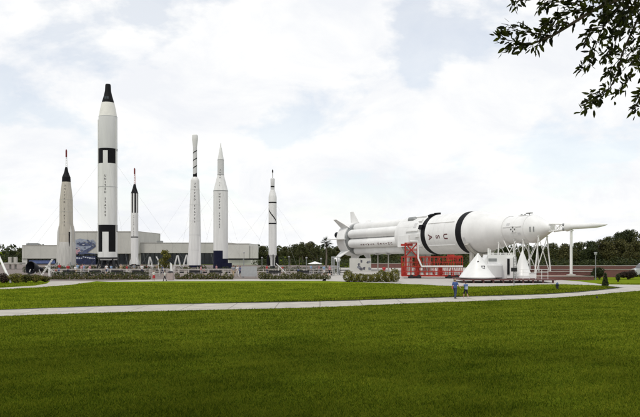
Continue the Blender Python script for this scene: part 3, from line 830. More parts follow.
for i in range(4):
    a = PI / 4 + i * PI / 2
    MB().lathe([(61.2, .22), (61.9, .1)], 10, c=(.4 * math.sin(a), -.4 * math.cos(a), 0)).build('motor_nozzle', GREY, sat)

def wall(px0, px1, d, z0, z1, label, th=.4, cap=True):
    x0, x1 = gx(px0, d), gx(px1, d)
    root = thing('brick_wall', label, 'wall', ((x0 + x1) / 2, d + th / 2, z0), 0, 'red brick terrace walls')
    MB().box((0, 0, (z1 - z0 - .07) / 2), (x1 - x0, th, z1 - z0 - .07)).build('brickwork', BRICK, root, smooth=False)
    MB().box((0, 0, z1 - z0 - .035), (x1 - x0 + .06, th + .08, .07)).build('coping', CONC, root, smooth=False)
# ---- supports under it
def cradle(t, r, label, colw=.7, lat=2.0, m=CONC):
    base = satp(t, 0, 0); ang = math.atan2(AX.y, AX.x)
    root = thing('support_cradle', label, 'support', base, ang, 'cradles under the lying rocket')   # local X along axis, local Y far side
    za = (A0 + AX * t).z
    sd = MB(); n = 24; inner = []; outer = []
    for i in range(n + 1):
        a = math.radians(-58 + 116 * i / n)
        inner.append(((r + .03) * math.sin(a), za - (r + .03) * math.cos(a)))
        outer.append(((r + .5) * math.sin(a), za - (r + .5) * math.cos(a)))
    M = Matrix(((0, 0, 1, 0), (1, 0, 0, 0), (0, 1, 0, 0), (0, 0, 0, 1)))
    sd.prism(inner + outer[::-1], -.35, .35, M); sd.build('saddle', m, root, smooth=False)
    for sy in (-1, 1):
        zt = za - math.sqrt(max(.1, (r + .3) ** 2 - lat ** 2))
        MB().box((0, sy * lat, zt / 2), (colw, colw, zt)).build('column', m, root, smooth=False)
    MB().box((0, 0, .2), (1.3, lat * 2 + 1.6, .4)).build('footing', m, root, smooth=False)
cradle(28.3, 3.32, 'pale concrete cradle under the joint behind the red steel arm', 1.0)
cradle(44.8, 3.30, 'pale cradle under the second black band behind the big white capsule', .5)
for t_, lab in ((17.5, 'left slim post under the long tanks'), (21.0, 'right slim post under the long tanks')):
    b_ = satp(t_, -1.2, 0); o = thing('support_post', lab + ' of the lying rocket', 'support', b_, 0, 'slim posts under the tanks'); zt_ = (A0 + AX * t_).z - 3.1
    MB().tube((0, 0, .1), (0, 0, zt_ - .1), .11, n=10).build('shaft', CONC, o); MB().box((0, 0, zt_ - .06), (.9, .9, .12)).build('pad', CONC, o, smooth=False); MB().box((0, 0, .06), (.7, .7, .12)).build('foot', CONC, o, smooth=False)
wall(362, 401, 160, 0, 1.05, 'red brick wall seen far back under the tanks of the lying rocket')

def trestle(t, r, lat, label, grp='white tube trestles under the nose', z0=0.0, splay=.5):
    base = satp(t, 0, 0); ang = math.atan2(AX.y, AX.x); za = (A0 + AX * t).z - base.z
    root = thing('tube_trestle', label, 'trestle', base, ang, grp)
    zt = za - math.sqrt(max(.05, r * r - lat * lat)) - .02
    for sy in (-1, 1):
        MB().tube((0, sy * lat, zt), (0, sy * (lat + splay), z0), .095, n=10).build('leg', WPIPE, root)
    b = MB(); b.tube((0, -lat, zt - .15), (0, lat + splay, z0 + .1), .055, n=8); b.tube((0, lat, zt - .15), (0, -lat - splay, z0 + .1), .055, n=8)
    b.build('cross_brace', WPIPE, root)
    MB().tube((0, -lat - .15, zt), (0, lat + .15, zt), .11, n=8).build('beam', WPIPE, root)
    return root
trestle(50.2, 2.3, 1.5, 'first white tube trestle, under the end of the tapering section')
trestle(53.2, 1.97, 1.3, 'second white tube trestle, under the smooth drum near the nose')
trestle(54.9, 1.99, 1.3, 'third white tube trestle, under the joint before the cone')
trestle(57.3, 1.35, .8, 'last white tube trestle, under the cone with the two dark marks', splay=.8)
# long diagonal struts between trestles
for (ta, la, tb, lb), lab in [((50.4, -1.9, 53.6, -1.4), 'long white strut slanting down behind the small white cone'), ((54.6, -1.6, 51.2, -1.5), 'long white strut leaning left from the drum to the deck'), ((55.2, -1.6, 57.8, -1.3), 'white strut leaning right under the cone of the lying rocket')]:
    p0 = satp(ta, la, .55); p1 = satp(tb, lb, 5.3)
    o = MB().tube(p0, p1, .065, n=8).build('diagonal_strut', WPIPE); tag(o, lab, 'strut', 'diagonal struts under the nose')
# single pole
t = 62.3; pb = satp(t, 0, .55); pt = (A0 + AX * t).z
root = thing('nose_pole', 'single straight white pole holding up the thin pointed tower', 'pole', pb)
MB().tube((0, 0, .15), (0, 0, pt - .55 - .55), .19, .17, 14).build('shaft', WPIPE, root)
MB().lathe([(0, .62), (.14, .6), (.2, .25), (.25, .22)], 20).build('foot', CONC, root)
MB().box((0, 0, pt - .55 - .52), (.35, .5, .12), rz=.4).build('bracket', WPIPE, root)

# painted white block under the tail
t = 9.0; p = satp(t, -3.0, 0)
root = thing('painted_block', 'low white block with a grey painting under the tail of the lying rocket', 'support')
root.location = (gx(360.5, 134), 134, 0)
MB().box((0, .9, 1.2), (4.0, 1.8, 2.4)).build('wall', STONEL, root, smooth=False)
rgp = random.Random(4); a = MB(); b_ = MB()
for i in range(12):
    x, z = rgp.uniform(-.4, 1.8), rgp.uniform(.4, 1.9); q = [(x + rgp.uniform(.12, .38) * math.cos(j * PI / 3.5), z + rgp.uniform(.12, .38) * math.sin(j * PI / 3.5)) for j in range(7)]
    M = Matrix(((1, 0, 0, 0), (0, 0, 1, 0), (0, 1, 0, 0), (0, 0, 0, 1)))
    (a if i % 2 else b_).prism(q, -.004 - .002 * i, -.002 + .0, M)
a.build('painted_shape', mat('painting_dark', (.10, .10, .12), .7), root, smooth=False); b_.build('painted_shape', mat('painting_grey', (.22, .23, .26), .7), root, smooth=False)

# ================================================================== RED STEEL ARM
d0 = 99.0
s0 = d0 / F
root = thing('red_steel_arm', 'red steel lattice access arm lying on the pavement in front of the rocket', 'access arm', (gx(402, d0), d0, 0), math.radians(-4))
Lx, Hh, Wd_ = 60 * s0, 3.05, 2.2
fr = MB()
def zpx(y, d): return H + (HY - y) / F * d
zlo, zhi = .35, zpx(257, d0)
nb = 13
for y in (0, Wd_):
    fr.bar((0, y, zlo), (Lx, y, zlo), .16); fr.bar((0, y, zhi), (Lx, y, zhi), .13); fr.bar((0, y, (zlo + zhi) / 2), (Lx, y, (zlo + zhi) / 2), .08)
    for i in range(nb + 1):
        x = Lx * i / nb; fr.bar((x, y, zlo), (x, y, zhi), .085)
        if i < nb:
            x2 = Lx * (i + 1) / nb
            fr.bar((x, y, zlo), (x2, y, zhi), .055) if i % 2 else fr.bar((x, y, zhi), (x2, y, zlo), .055)
            fr.bar((x, y, zlo + .6), (x2, y, zlo + .6), .06); fr.bar((x, y, zlo + 1.9), (x2, y, zlo + 1.9), .06)
for i in range(nb + 1):
    x = Lx * i / nb; fr.bar((x, 0, zlo), (x, Wd_, zlo), .1); fr.bar((x, 0, zhi), (x, Wd_, zhi), .1)
fr.build('lattice_frame', RED, root, smooth=False)
MB().box((Lx / 2, Wd_ / 2, zlo - .02), (Lx - .3, Wd_ - .3, .06)).build('floor_plate', RED, root, smooth=False)
pn = MB()
for i in range(nb):
    if i in (0, 3, 8): pn.box((Lx * (i + .5) / nb, Wd_ - .12, 1.0), (Lx / nb - .1, .05, 1.2))
pn.build('side_panel', RED, root, smooth=False)
tw = MB(); zt = zpx(243, d0); x0, x1 = .5, 2.2
for x in (x0, x1):
    for y in (.1, Wd_ - .1): tw.bar((x, y, zlo), (x, y, zt), .10)
for z in (zhi, (zhi + zt) / 2, zt):
    for y in (.1, Wd_ - .1): tw.bar((x0, y, z), (x1, y, z), .12)
    for x in (x0, x1): tw.bar((x, .1, z), (x, Wd_ - .1, z), .12)
for y in (.1, Wd_ - .1): tw.bar((x0, y, zhi), (x1, y, zt), .09); tw.bar((x1, y, zhi), (x0, y, zt), .09)
tw.box((x0 + .2, .9, zt - .25), (1.6, 1.4, .3))
tw.build('tower', RED, root, smooth=False)
hg = MB(); hx = 51 * s0
hg.box((hx - .3, .6, zhi - .02), (.9, 1.1, .7)); hg.box((hx + .6, .6, zhi - .1), (.9, .6, .3)); hg.tube((hx - .9, .3, zhi + .1), (hx + 1.2, .3, zhi + .1), .09, n=8); hg.build('hinge_housing', RED, root, smooth=False)
pp = MB(); pts = [(8 * s0, -.18, zpx(241.3, d0)), (15.5 * s0, -.18, zpx(241.3, d0)), (16 * s0, -.18, zpx(258, d0)), (19.5 * s0, -.18, zpx(266.3, d0)), (60 * s0, -.18, zpx(266.3, d0))]
pp.path(pts, .13, 10); pp.build('white_pipe', WPIPE, root)
for cx in (1.8, 7.0):
    MB().box((cx, Wd_ / 2, .16), (1.7, 2.5, .32)).build('skid', DGREY, root, smooth=False)
    for dx in (-.5, .5): MB().lathe([(-.12, .26), (.12, .26)], 18, M=Matrix.Rotation(PI / 2, 3, 'X'), c=(cx + dx, -.28, .26)).build('wheel', RUBBER, root)

# ================================================================== DECK WITH CAPSULE, MACHINERY BOX, CONE
dk = 84.5; sk = dk / F
deck = thing('display_deck', 'low dark red deck carrying the white capsule and machinery box', 'deck', (gx(502, dk + 2.6), dk + 2.6, 0))
wdk = 94 * sk
zdk = .46
MB().box((0, 0, zdk - .06), (wdk, 6.2, .12)).build('deck_board', mat('dark_red_planks', (.12, .05, .045), .7, var=.25, scale=4), deck, smooth=False)
for i in range(10):
    for y in (-2.9, 2.9):
        MB().box((-wdk / 2 + .3 + i * (wdk - .6) / 9, y, .2), (.18, .18, .4)).build('deck_post', mat('dark_red_planks', (.12, .05, .045)), deck, smooth=False)
rl = MB(); xa, xb = gx(516, dk) - gx(502, dk + 2.6), gx(547, dk) - gx(502, dk + 2.6)
nn = 6
for i in range(nn):
    x = xa + (xb - xa) * i / (nn - 1); rl.tube((x, -2.95, zdk), (x, -2.95, zdk + 1.15), .028, n=6)
for z in (.4, .78, 1.15): rl.tube((xa, -2.95, zdk + z), (xb, -2.95, zdk + z), .025, n=6)
rl.build('handrail', WPIPE, deck)

capr = 19.0 * sk
root = thing('white_capsule', 'big white cone shaped capsule on the dark deck behind the two walkers', 'capsule', (gx(478, dk + 2.3), dk + 2.3, zdk))
zc = zpx(253.2, dk + 2.3) - zdk
cb = MB().lathe([(.02, capr * .93), (.10, capr), (.22, capr), (zc * .95, .16), (zc * .985, .12), (zc, .03)], 48).build('shell', SATWHITE, root)
mb = MB()
def conept(x, z, off=.02):
    r = capr + (.16 - capr) * (z - .22) / (zc * .95 - .22) + off
    a = math.asin(max(-1, min(1, x / r))); return Vector((r * math.sin(a), -r * math.cos(a), z))
for (x, z, w, h) in [(.33, 1.55, .5, .07), (.17, 1.42, .09, .26), (.5, 1.42, .09, .22), (.36, 1.28, .34, .06), (-.18, 2.05, .16, .22)]:
    p = conept(x, z); mb.box(p, (w, .05, h))
mb.build('marking', DKTXT, root, smooth=False)
MB().lathe([(0, capr * .98), (.03, capr * .98)], 40).build('base_ring', DGREY, root)

root = thing('machinery_box', 'white boxy access room with black slit window and round grey tank on the deck', 'machinery', (gx(497.5, dk + 3.2), dk + 3.2, zdk))
zt = zpx(254.5, dk + 3) - zdk
bx = MB(); bx.box((.25, .3, zt / 2), (3.3, 2.6, zt)); bx.box((1.35, -1.12, zt * .45), (1.0, .24, zt * .85)); bx.build('cabin', SATWHITE, root, smooth=False)
pr = MB(); pr.prism([(-2.1, zt * .55), (-1.42, zt * .98), (-1.42, zt * .3)], -.9, 1.2, Matrix(((1, 0, 0, 0), (0, 0, 1, 0), (0, 1, 0, 0), (0, 0, 0, 1)))); pr.build('side_wedge', SATWHITE, root, smooth=False)
MB().lathe([(.1, .95), (.2, 1.05), (zt * .55, 1.05), (zt * .62, .9), (zt * .64, .2)], 32, c=(-.75, -1.25, 0)).build('tank', LGREY, root)
MB().box((1.0, -1.29, zt * .50), (.28, .12, zt * .66)).build('slit_window', BLACK, root, smooth=False)
tp = MB()
for x in (-1.1, -.7, .2, .9, 1.6): tp.tube((x, -.6, zt), (x, -.6, zt + .25), .06, n=6)
tp.bar((-1.2, -.6, zt + .16), (1.7, -.6, zt + .16), .08); tp.tube((-1.25, -.6, zt), (-1.25, -.6, zt + .75), .12, n=8); tp.tube((-.95, -.3, zt), (-.95, -.3, zt + .6), .09, n=8)
tp.build('top_fitting', WPIPE, root)
MB().box((-.85, -1.03, zt * .78), (1.0, .08, .34)).build('recess_panel', GREY, root, smooth=False)  # dark recess above the tank, painted as a flat grey panel
lad = MB()
for x in (1.62, 1.98): lad.bar((x, -1.30, .05), (x, -1.30, zt * .9), .05)
for i in range(9): lad.bar((1.62, -1.30, .25 + i * .3), (1.98, -1.30, .25 + i * .3), .035)
lad.build('ladder', GREY, root, smooth=False)

root = thing('small_white_cone', 'narrow white cone standing right of the machinery box on the deck', 'nose cone', (gx(522.5, dk + 3.6), dk + 3.6, zdk))
zc2 = zpx(250, dk + 3.6) - zdk
MB().lathe([(0, 1.12), (.35, 1.10), (.4, 1.05), (zc2 * .72, .40), (zc2 * .95, .10), (zc2, .02)], 36).build('shell', SATWHITE, root)
MB().lathe([(.0, 1.16), (.06, 1.16)], 36).build('base_ring', LGREY, root)
root = thing('white_crate', 'small white box at the right foot of the narrow cone', 'box', (gx(532.5, dk + 3), dk + 3, zdk))
MB().box((0, 0, .32), (.75, .7, .6)).build('case', SATWHITE, root, smooth=False); MB().box((0, 0, .645), (.8, .75, .05)).build('lid', WPIPE, root, smooth=False)

# sign on a post before the deck
p = G(514, 286)
root = thing('post_sign', 'small dark sign box on a grey post in front of the deck', 'sign', p)
MB().tube((0, 0, 0), (0, 0, 1.75), .05, n=8).build('post', GREY, root); MB().box((0, -.02, 1.78), (.62, .12, .42)).build('panel', DGREY, root, smooth=False)

# ================================================================== BRICK TERRACE
wall(540, 594, 93, 0, .55, 'front and lowest red brick wall of the terrace by the white pole')
wall(536, 593, 99, .45, .98, 'middle red brick wall of the terrace behind the white pole')
wall(530, 637, 108, .0, 1.62, 'rear and longest red brick wall running to the vehicle at the right')
wall(530, 634.5, 103.6, .0, 1.16, 'long low red brick wall just in front of the rear brick wall', .3)
TREADM = mat('reddish_gravel', (.26, .17, .14), .95, var=.2, scale=3)
def slab(px0, px1, d0, d1, z):
    x0, x1 = gx(px0, d0), gx(px1, d0); o = MB().box(((x0 + x1) / 2, (d0 + d1) / 2, z / 2), (x1 - x0, d1 - d0, z)).build('terrace', TREADM, smooth=False); kind(o, 'structure')
slab(540.4, 593.4, 93.42, 98.98, .47)
slab(540.4, 592, 99.42, 103.5, .9)

# ================================================================== BUILDING
db = 200.0
bd = thing('visitor_building', 'long low pale stucco building with dark glass entrances and a taller mural block', 'building', (0, db, 0))
def wbox(px0, px1, z0, z1, dy0, dy1):
    x0, x1 = gx(px0, db + dy0), gx(px1, db + dy0)
    return ((x0 + x1) / 2, (dy0 + dy1) / 2, (z0 + z1) / 2), (x1 - x0, dy1 - dy0, z1 - z0)
zz = lambda y: H + (HY - y) / F * db
def piece(name, m, *a, parent=None):
    mb = MB(); c, s_ = wbox(*a); mb.box(c, s_); return mb.build(name, m, parent or bd, smooth=False)
piece('wall', STONE, 22, 73, zz(258.5), zz(245.5), 0, 25)
piece('wall', STONEL, 22, 27, 0, zz(258.6), .3, 25)
piece('wall', STONE, 73, 138.5, zz(253.5), zz(232), -2, 25)
piece('wall', STONE, 73, 76, 0, zz(253.6), -1.6, 25)
piece('wall', STONE, 128.5, 141, 0, zz(253.6), .6, 25)
piece('wall', STONE, 138.6, 227.5, zz(253), zz(243), 0, 25)
piece('wall', STONEL, 190, 200, 0, zz(253.1), .4, 25)
piece('wall', STONEL, 227.6, 249, zz(258.2), zz(244), -4, 25)
piece('wall', STONEL, 249.05, 258, zz(258.2), zz(246), -3.5, 25)
piece('wall', STONEL, 228, 258, 0, zz(259.8), -3.2, 25)
piece('window_band', GLASS, 228.4, 257.6, zz(259.8) + .01, zz(258.2) - .01, -2.6, 20)
def glazing(px0, px1, y0, y1, dy, n, rows=2):
    w_ = piece('window', GLASS, px0, px1, max(.02, zz(y1)), zz(y0), dy, dy + .3)
    mb = MB(); x0, x1 = gx(px0, db + dy), gx(px1, db + dy); za, zb_ = max(.02, zz(y1)), zz(y0)
    for i in range(n + 1): mb.box((x0 + (x1 - x0) * i / n, dy - .06, (za + zb_) / 2), (.12, .11, zb_ - za))
    for j in range(1, rows): mb.box(((x0 + x1) / 2, dy - .05, za + (zb_ - za) * j / rows), (x1 - x0, .08, .1))
    mb.build('mullion', DGREY, w_, smooth=False)
glazing(27.2, 72.8, 258.7, 268, 1.2, 12)
glazing(76.2, 128.4, 253.7, 268, -.6, 12)
glazing(141.2, 189.8, 253.2, 268, .9, 11)
glazing(200.2, 227, 253.2, 268, .9, 6)
pr = MB()
for a in ((22, 73, zz(245.5), zz(245.5) + .12, -.1, 25.1), (73, 138.5, zz(232), zz(232) + .15, -2.1, 25.1), (138.7, 227.4, zz(243), zz(243) + .12, -.1, 25.1), (227.6, 249, zz(244), zz(244) + .12, -4.1, 25)):
    c, s_ = wbox(*a); pr.box(c, s_)
pr.build('parapet', CONC, bd, smooth=False)
fb = piece('fascia_sign', mat('blue_fascia', (.10, .14, .30), .6, var=.3, scale=1.2), 29, 55, zz(263.5), zz(260.3), .4, .7)
# mural
mu = thing('mural', 'dark blue swooping mural with a pink emblem on the tall pale block', 'mural', (0, db - 2.06, 0))
dm = db - 2.06
def mp(pts, name, m, off):
    mb = MB(); M = Matrix(((1, 0, 0, 0), (0, 0, 1, 0), (0, 1, 0, 0), (0, 0, 0, 1)))
    mb.prism([(gx(x, dm), H + (HY - y) / F * dm) for x, y in pts], -off, -off + .02, M); return mb.build(name, m, mu, smooth=False)
MBLUE = mat('mural_dark_blue', (.08, .10, .18), .7, var=.5, scale=1.5); MBL2 = mat('mural_sky_blue', (.30, .34, .42), .7, var=.35, scale=1.2); MPINK = mat('mural_pink', (.50, .30, .34), .7, var=.3, scale=3)
mp([(75, 240), (80, 238.5), (88, 240), (95, 241.5), (96, 243), (93, 246), (86, 249.5), (79, 252.5), (75, 253)], 'painted_field', MBL2, .03)
mp([(76, 243.5), (79, 241.5), (81, 243), (84, 241.5), (87, 243.5), (91, 242), (95.5, 244), (92, 245.5), (86, 246.3), (80, 246)], 'painted_skyline', MBLUE, .05)
mp([(79, 254.5), (84, 250.5), (90, 247.5), (95.5, 244.5), (95.8, 246.5), (90, 250.5), (85, 254.2)], 'painted_swoosh', MBLUE, .07)
mp([(75.5, 249), (77, 247.3), (79.5, 247.6), (80.3, 250), (79, 253), (77, 254.6), (75.6, 252.5)], 'painted_emblem', MPINK, .07)
mp([(76.5, 253.3), (95.5, 254.2), (95.5, 253.6), (79, 251.8)], 'painted_edge', MBLUE, .09)
rgp = random.Random(12)
for i in range(26):
    x_, y_ = rgp.uniform(77, 94), rgp.uniform(239.5, 252); y_ = min(y_, 252 - (x_ - 77) * .38); r_ = rgp.uniform(.4, 1.3)
    mp([(x_ + r_ * 1.5 * math.cos(j * 1.05 + i) * rgp.uniform(.6, 1.2), y_ + r_ * .7 * math.sin(j * 1.05 + i) * rgp.uniform(.6, 1.2)) for j in range(6)], 'painted_spot', (MBLUE, MBL2, GREY, MBLUE, SILVER)[i % 5], .10 + .003 * i)
bn = thing('lit_banner', 'long dark blue banner below the mural over the entrance', 'banner', (0, dm - .2, 0))
mb = MB(); x0, x1 = gx(76, dm), gx(96, dm); mb.box(((x0 + x1) / 2, 0, zz(262.5)), (x1 - x0, .12, zz(254.5) - zz(268))); bn_o = mb.build('cloth', mat('navy_banner', (.016, .024, .07), .7, var=.6, scale=1.1), bn, smooth=False)
mb = MB(); rgp = random.Random(8)
for i in range(9): mb.box((x0 + .4 + i * (x1 - x0 - .8) / 8, -.08, zz(257.5) + rgp.uniform(-.2, .2)), (.42, .04, rgp.uniform(.2, .5)))
mb.build('white_marks', mat('banner_marks', (.45, .48, .55), .7), bn, smooth=False)
for px, w_, lab in ((160, 1.6, 'small grey roof vent above the dark glass entrance'), (33, 3.4, 'low grey roof unit on the left wing of the pale building')):
    z0_ = zz(243 if px > 100 else 245.5) + .12
    root = thing('roof_unit', lab, 'roof unit', (gx(px, db + 4), db + 4, z0_))
    MB().box((0, 0, .25), (w_, 1.2, .5)).build('housing', GREY, root, smooth=False); MB().box((0, -.02, .53), (w_ * .8, .9, .06)).build('vent_cover', DGREY, root, smooth=False)

# ================================================================== HEDGES AND SHRUBS
def hedge(px0, px1, d, h, th, label, m, n, seed, group='low hedges along the plaza', name='hedge', lump=.16, flowers=0):
    x0, x1 = gx(px0, d), gx(px1, d); rg = random.Random(seed); bl = []
    step = max(.35, h * .6); k = max(1, int((x1 - x0) / step))
    for i in range(k):
        hh = h * (1 + rg.uniform(-lump, lump))
        bl.append(((-(x1 - x0) / 2 + (i + .5) * (x1 - x0) / k, rg.uniform(-.1, .1), hh * .5), (step * .85, th, hh * .52)))
    root = thing(name, label, 'hedge', ((x0 + x1) / 2, d, 0), 0, group)
    link('foliage', leaves(bl, n, .16, seed, m, shell=.6), root)
    st = MB()
    for i in range(k):
        x = bl[i][0][0]; st.path([(x, 0, -.02), (x + rg.uniform(-.1, .1), 0, h * .3), (x + rg.uniform(-.2, .2), 0, h * .6)], [.03, .025, .01], 5)
    st.build('stems', BARK, root)
    if flowers: kind(link('flowers', leaves([((b[0][0], b[0][1] - th * .3, b[0][2] + .05), b[1]) for b in bl], flowers, .09, seed + 1, FLOWER, shell=.9), root), 'stuff')
    return root
hedge(50, 150, 95.6, .52, .6, 'long low hedge in front of the two left rockets', LEAF_HEDGE, 4200, 21, flowers=300, lump=.5)
hedge(176, 233, 95.6, .62, .6, 'low hedge in front of the needle nosed rocket', LEAF_HEDGE, 3400, 22, flowers=200, lump=.5)
hedge(259, 330, 95.8, .72, .7, 'low dark hedge in front of the diagonal striped rocket', LEAF_HEDGE, 4200, 23, lump=.45)
hedge(345, 398, 87.5, 1.25, .9, 'bushy green hedge on the lawn before the tail of the lying rocket', LEAF_YEL, 6500, 24, lump=.3)
def shrub(px, by, topy, wpx, label, m, n, seed, group, cone=False, name='shrub', flowers=0, d=None):
    d = d or F * H / (by - HY); h = H + (HY - topy) / F * d; R = wpx / F * d / 2; rg = random.Random(seed); bl = []
    if cone:
        for i in range(7):
            t = i / 6; bl.append(((0, 0, h * (.12 + .76 * t)), (R * (1 - .62 * t), R * (1 - .62 * t), h * .17)))
    else:
        for i in range(11):
            a = rg.random() * 6.28; q = R * rg.uniform(.1, .55); zc_ = h * rg.uniform(.25, .72)
            bl.append(((q * math.cos(a), q * math.sin(a), zc_), (R * .5, R * .5, h * .26)))
    root = thing(name, label, 'shrub', (gx(px, d), d, 0), 0, group)
    link('foliage', leaves(bl, n, .15, seed, m, shell=.5), root)
    st = MB()
    for i in range(5): a = i * 1.26; st.path([(.04 * math.cos(a), .04 * math.sin(a), -.02), (R * .3 * math.cos(a), R * .3 * math.sin(a), h * .4), (R * .4 * math.cos(a), R * .4 * math.sin(a), h * .7)], [.035, .025, .01], 5)
    st.build('stems', BARK, root)
    if flowers: kind(link('flowers', leaves(bl, flowers, .10, seed + 1, FLOWER, shell=.9), root), 'stuff')
gl = 'shrubs in the left flower bed'
for px, by, ty, w_, m, lab in [
    (4, 283, 272.5, 16, LEAF_REDDISH, 'dark reddish shrub under the white leaning pipes at the left edge'),
    (15, 283, 272.5, 17, LEAF_YEL, 'yellow green shrub just right of the white leaning pipes'),
    (26, 282.5, 272.5, 16, LEAF_HEDGE, 'green shrub right below the black engine bell'),
    (36, 282.3, 274, 15, LEAF_YEL, 'yellowish shrub in front of the white crossed rails'),
    (45, 282, 275.5, 11, LEAF_HEDGE, 'small green shrub at the right end of the left flower bed')]:
    shrub(px, by, ty, w_, lab, m, 1500, int(px * 7 + 3), gl, flowers=40)
gr = 'shrubs on the right lawn'
shrub(599.5, 279.5, 266.8, 13, 'tall rounded dark bush beside the lamp post', LEAF_DARK, 2600, 51, gr)
shrub(605.3, 286, 273.5, 6.2, 'cone shaped clipped dark shrub at the bend of the path', LEAF_DARK, 1500, 52, gr, cone=True)
shrub(618, 282, 273, 6.0, 'small dark shrub left of the reddish bush', LEAF_DARK, 1100, 53, gr)
shrub(628, 279.5, 268.5, 17, 'wide reddish dark bush in front of the parked vehicle', LEAF_REDDISH, 3000, 54, gr)
shrub(594, 278.5, 270.5, 7, 'low dark bush left of the lamp post foot', LEAF_DARK, 1000, 55, gr)

# ================================================================== STREET FURNITURE
p = G(595.6, 280); hl = H + (HY - 252.3) / F * p.y
root = thing('lamp_post', 'grey lamp post with a small lantern on the right lawn', 'lamp', p)
MB().path([(0, 0, 0), (0, 0, .5), (0, 0, hl - .35)], [.09, .065, .055], 10).build('pole', GREY, root)
MB().lathe([(hl - .35, .08), (hl - .3, .17), (hl - .06, .2), (hl - .03, .26), (hl + .03, .1)], 14).build('lantern', SILVER, root)
p = G(557.3, 289)
root = thing('fire_hydrant', 'dark stubby hydrant with a bluish cap on the lawn wedge', 'hydrant', p)
MB().lathe([(0, .17), (.05, .17), (.06, .11), (.42, .11), (.43, .15), (.48, .15)], 18).build('barrel', DGREY, root)
MB().lathe([(.48, .13), (.58, .11), (.64, .05), (.67, .03), (.70, .02)], 16).build('cap', mat('hydrant_blue', (.06, .11, .20), .5), root)
for sx in (-1, 1): MB().tube((sx * .1, 0, .33), (sx * .2, 0, .33), .055, n=10).build('outlet', DGREY, root)
p = G(597, 298.6)
root = thing('ground_light', 'tiny dark fixture on the near lawn by the path', 'ground light', p)
MB().lathe([(0, .1), (.03, .1), (.05, .07), (.17, .08), (.2, .03)], 14).build('housing', DGREY, root); MB().tube((0, -.05, .12), (0, -.11, .14), .04, n=8).build('lens', GLASS, root)
p = G(249, 278.3)
root = thing('notice_board', 'plain grey board standing in front of the low hedge and railing', 'board', p)
wv = 16 / F * p.y
MB().box((0, 0, .95), (wv, .08, 1.4)).build('panel', SILVER, root, smooth=False)
for sx in (-1, 1): MB().tube((sx * (wv / 2 - .15), .06, 0), (sx * (wv / 2 - .15), .06, 1.7), .04, n=8).build('post', GREY, root)
MB().tube((-.75, .08, 0), (-.75, .08, 2.75), .05, n=8).build('flag_pole', GREY, root)
p = G(170.5, 280.3)
root = thing('litter_bin', 'square pinkish concrete litter bin beside the walker in black trousers', 'bin', p)
MB().lathe([(0, .46), (.05, .5), (.95, .5), (1.0, .46)], 4, M=Matrix.Rotation(PI / 4, 3, 'Z')).build('shell', mat('pinkish_concrete', (.36, .30, .28), .9), root, angle=20)
MB().lathe([(1.0, .4), (1.12, .36), (1.22, .12)], 16).build('lid', DGREY, root)
p = G(170, 279); root = thing('white_pennant', 'white pennant on a short pole behind the litter bin', 'flag', p)
MB().tube((0, 0, 0), (0, 0, 2.3), .03, n=8).build('pole', GREY, root)
MB().prism([(.03, .9), (.03, 2.25), (.26, 2.05), (.34, 1.0)], -.01, .01, Matrix(((1, 0, 0, 0), (0, 0, 1, 0), (0, 1, 0, 0), (0, 0, 0, 1)))).build('cloth', WPIPE, root, smooth=False)

# pale railing sections
RAILM = mat('dull_railing_paint', (.52, .49, .46), .7, var=.25, scale=2)
def rail_proto():
    root = thing('railing', 'x', 'railing', group='pale railing sections around the rockets'); L_ = 4.4
    for i in range(4): MB().box((-L_ / 2 + i * L_ / 3, 0, .55), (.09, .09, 1.1)).build('post', RAILM, root, smooth=False)
    for z in (.35, .72, 1.06): MB().box((0, 0, z), (L_ - .01, .07, .09 if z > 1 else .06)).build('rail', RAILM, root, smooth=False)
    return root
rp = rail_proto()
labs = ['railing section below the steel grey rocket', 'railing section between the steel grey and the tallest rocket', 'railing section left below the tallest rocket', 'railing section right below the tallest rocket',
        'railing section below the thin red tipped rocket', 'railing section behind the red trousered walker', 'railing section behind the litter bin', 'railing section below the spiral necked rocket',
        'railing section between the spiral necked and the needle nosed rocket', 'railing section in front of the navy base', 'railing section right behind the grey notice board', 'railing section below the diagonal striped rocket', 'railing section furthest right, toward the white umbrella']
dr = 108.0
for i, lb in enumerate(labs):
    px = 66 + i * 19.6 if i < 9 else [228, 268, 290, 318][i - 9]
    if i == 0: rp.location = (gx(px, dr), dr, 0); rp['label'] = 'pale three bar ' + lb
    else: dup(rp, (gx(px, dr), dr + (i % 3) * .3, 0), math.radians((i * 7) % 5 - 2), None, 'pale three bar ' + lb)
# low walls with dark openings
LW = mat('low_wall_pale', (.42, .38, .34), .9, var=.15)
for i, (a, b, lb) in enumerate([(54, 98, 'low pale wall with dark slots under the left two rockets'), (99, 146, 'low pale wall with dark slots right of the tallest rocket'), (178, 232, 'low pale wall with dark slots under the needle nosed rocket')]):
    d_ = 116.0; x0, x1 = gx(a, d_), gx(b, d_)
    root = thing('low_wall', lb, 'wall', ((x0 + x1) / 2, d_, 0), 0, 'low slotted plaza walls')
    MB().box((0, 0, .38), (x1 - x0, .35, .76)).build('wall', LW, root, smooth=False)
    mb = MB(); n_ = int((x1 - x0) / 1.15)
    for j in range(n_): mb.box((-(x1 - x0) / 2 + (j + .5) * (x1 - x0) / n_, -.185, .42), (.72, .03, .36))
    mb.build('slot', DGREY, root, smooth=False)
    MB().box((0, 0, .80), (x1 - x0 + .1, .5, .08)).build('coping', CONC, root, smooth=False)

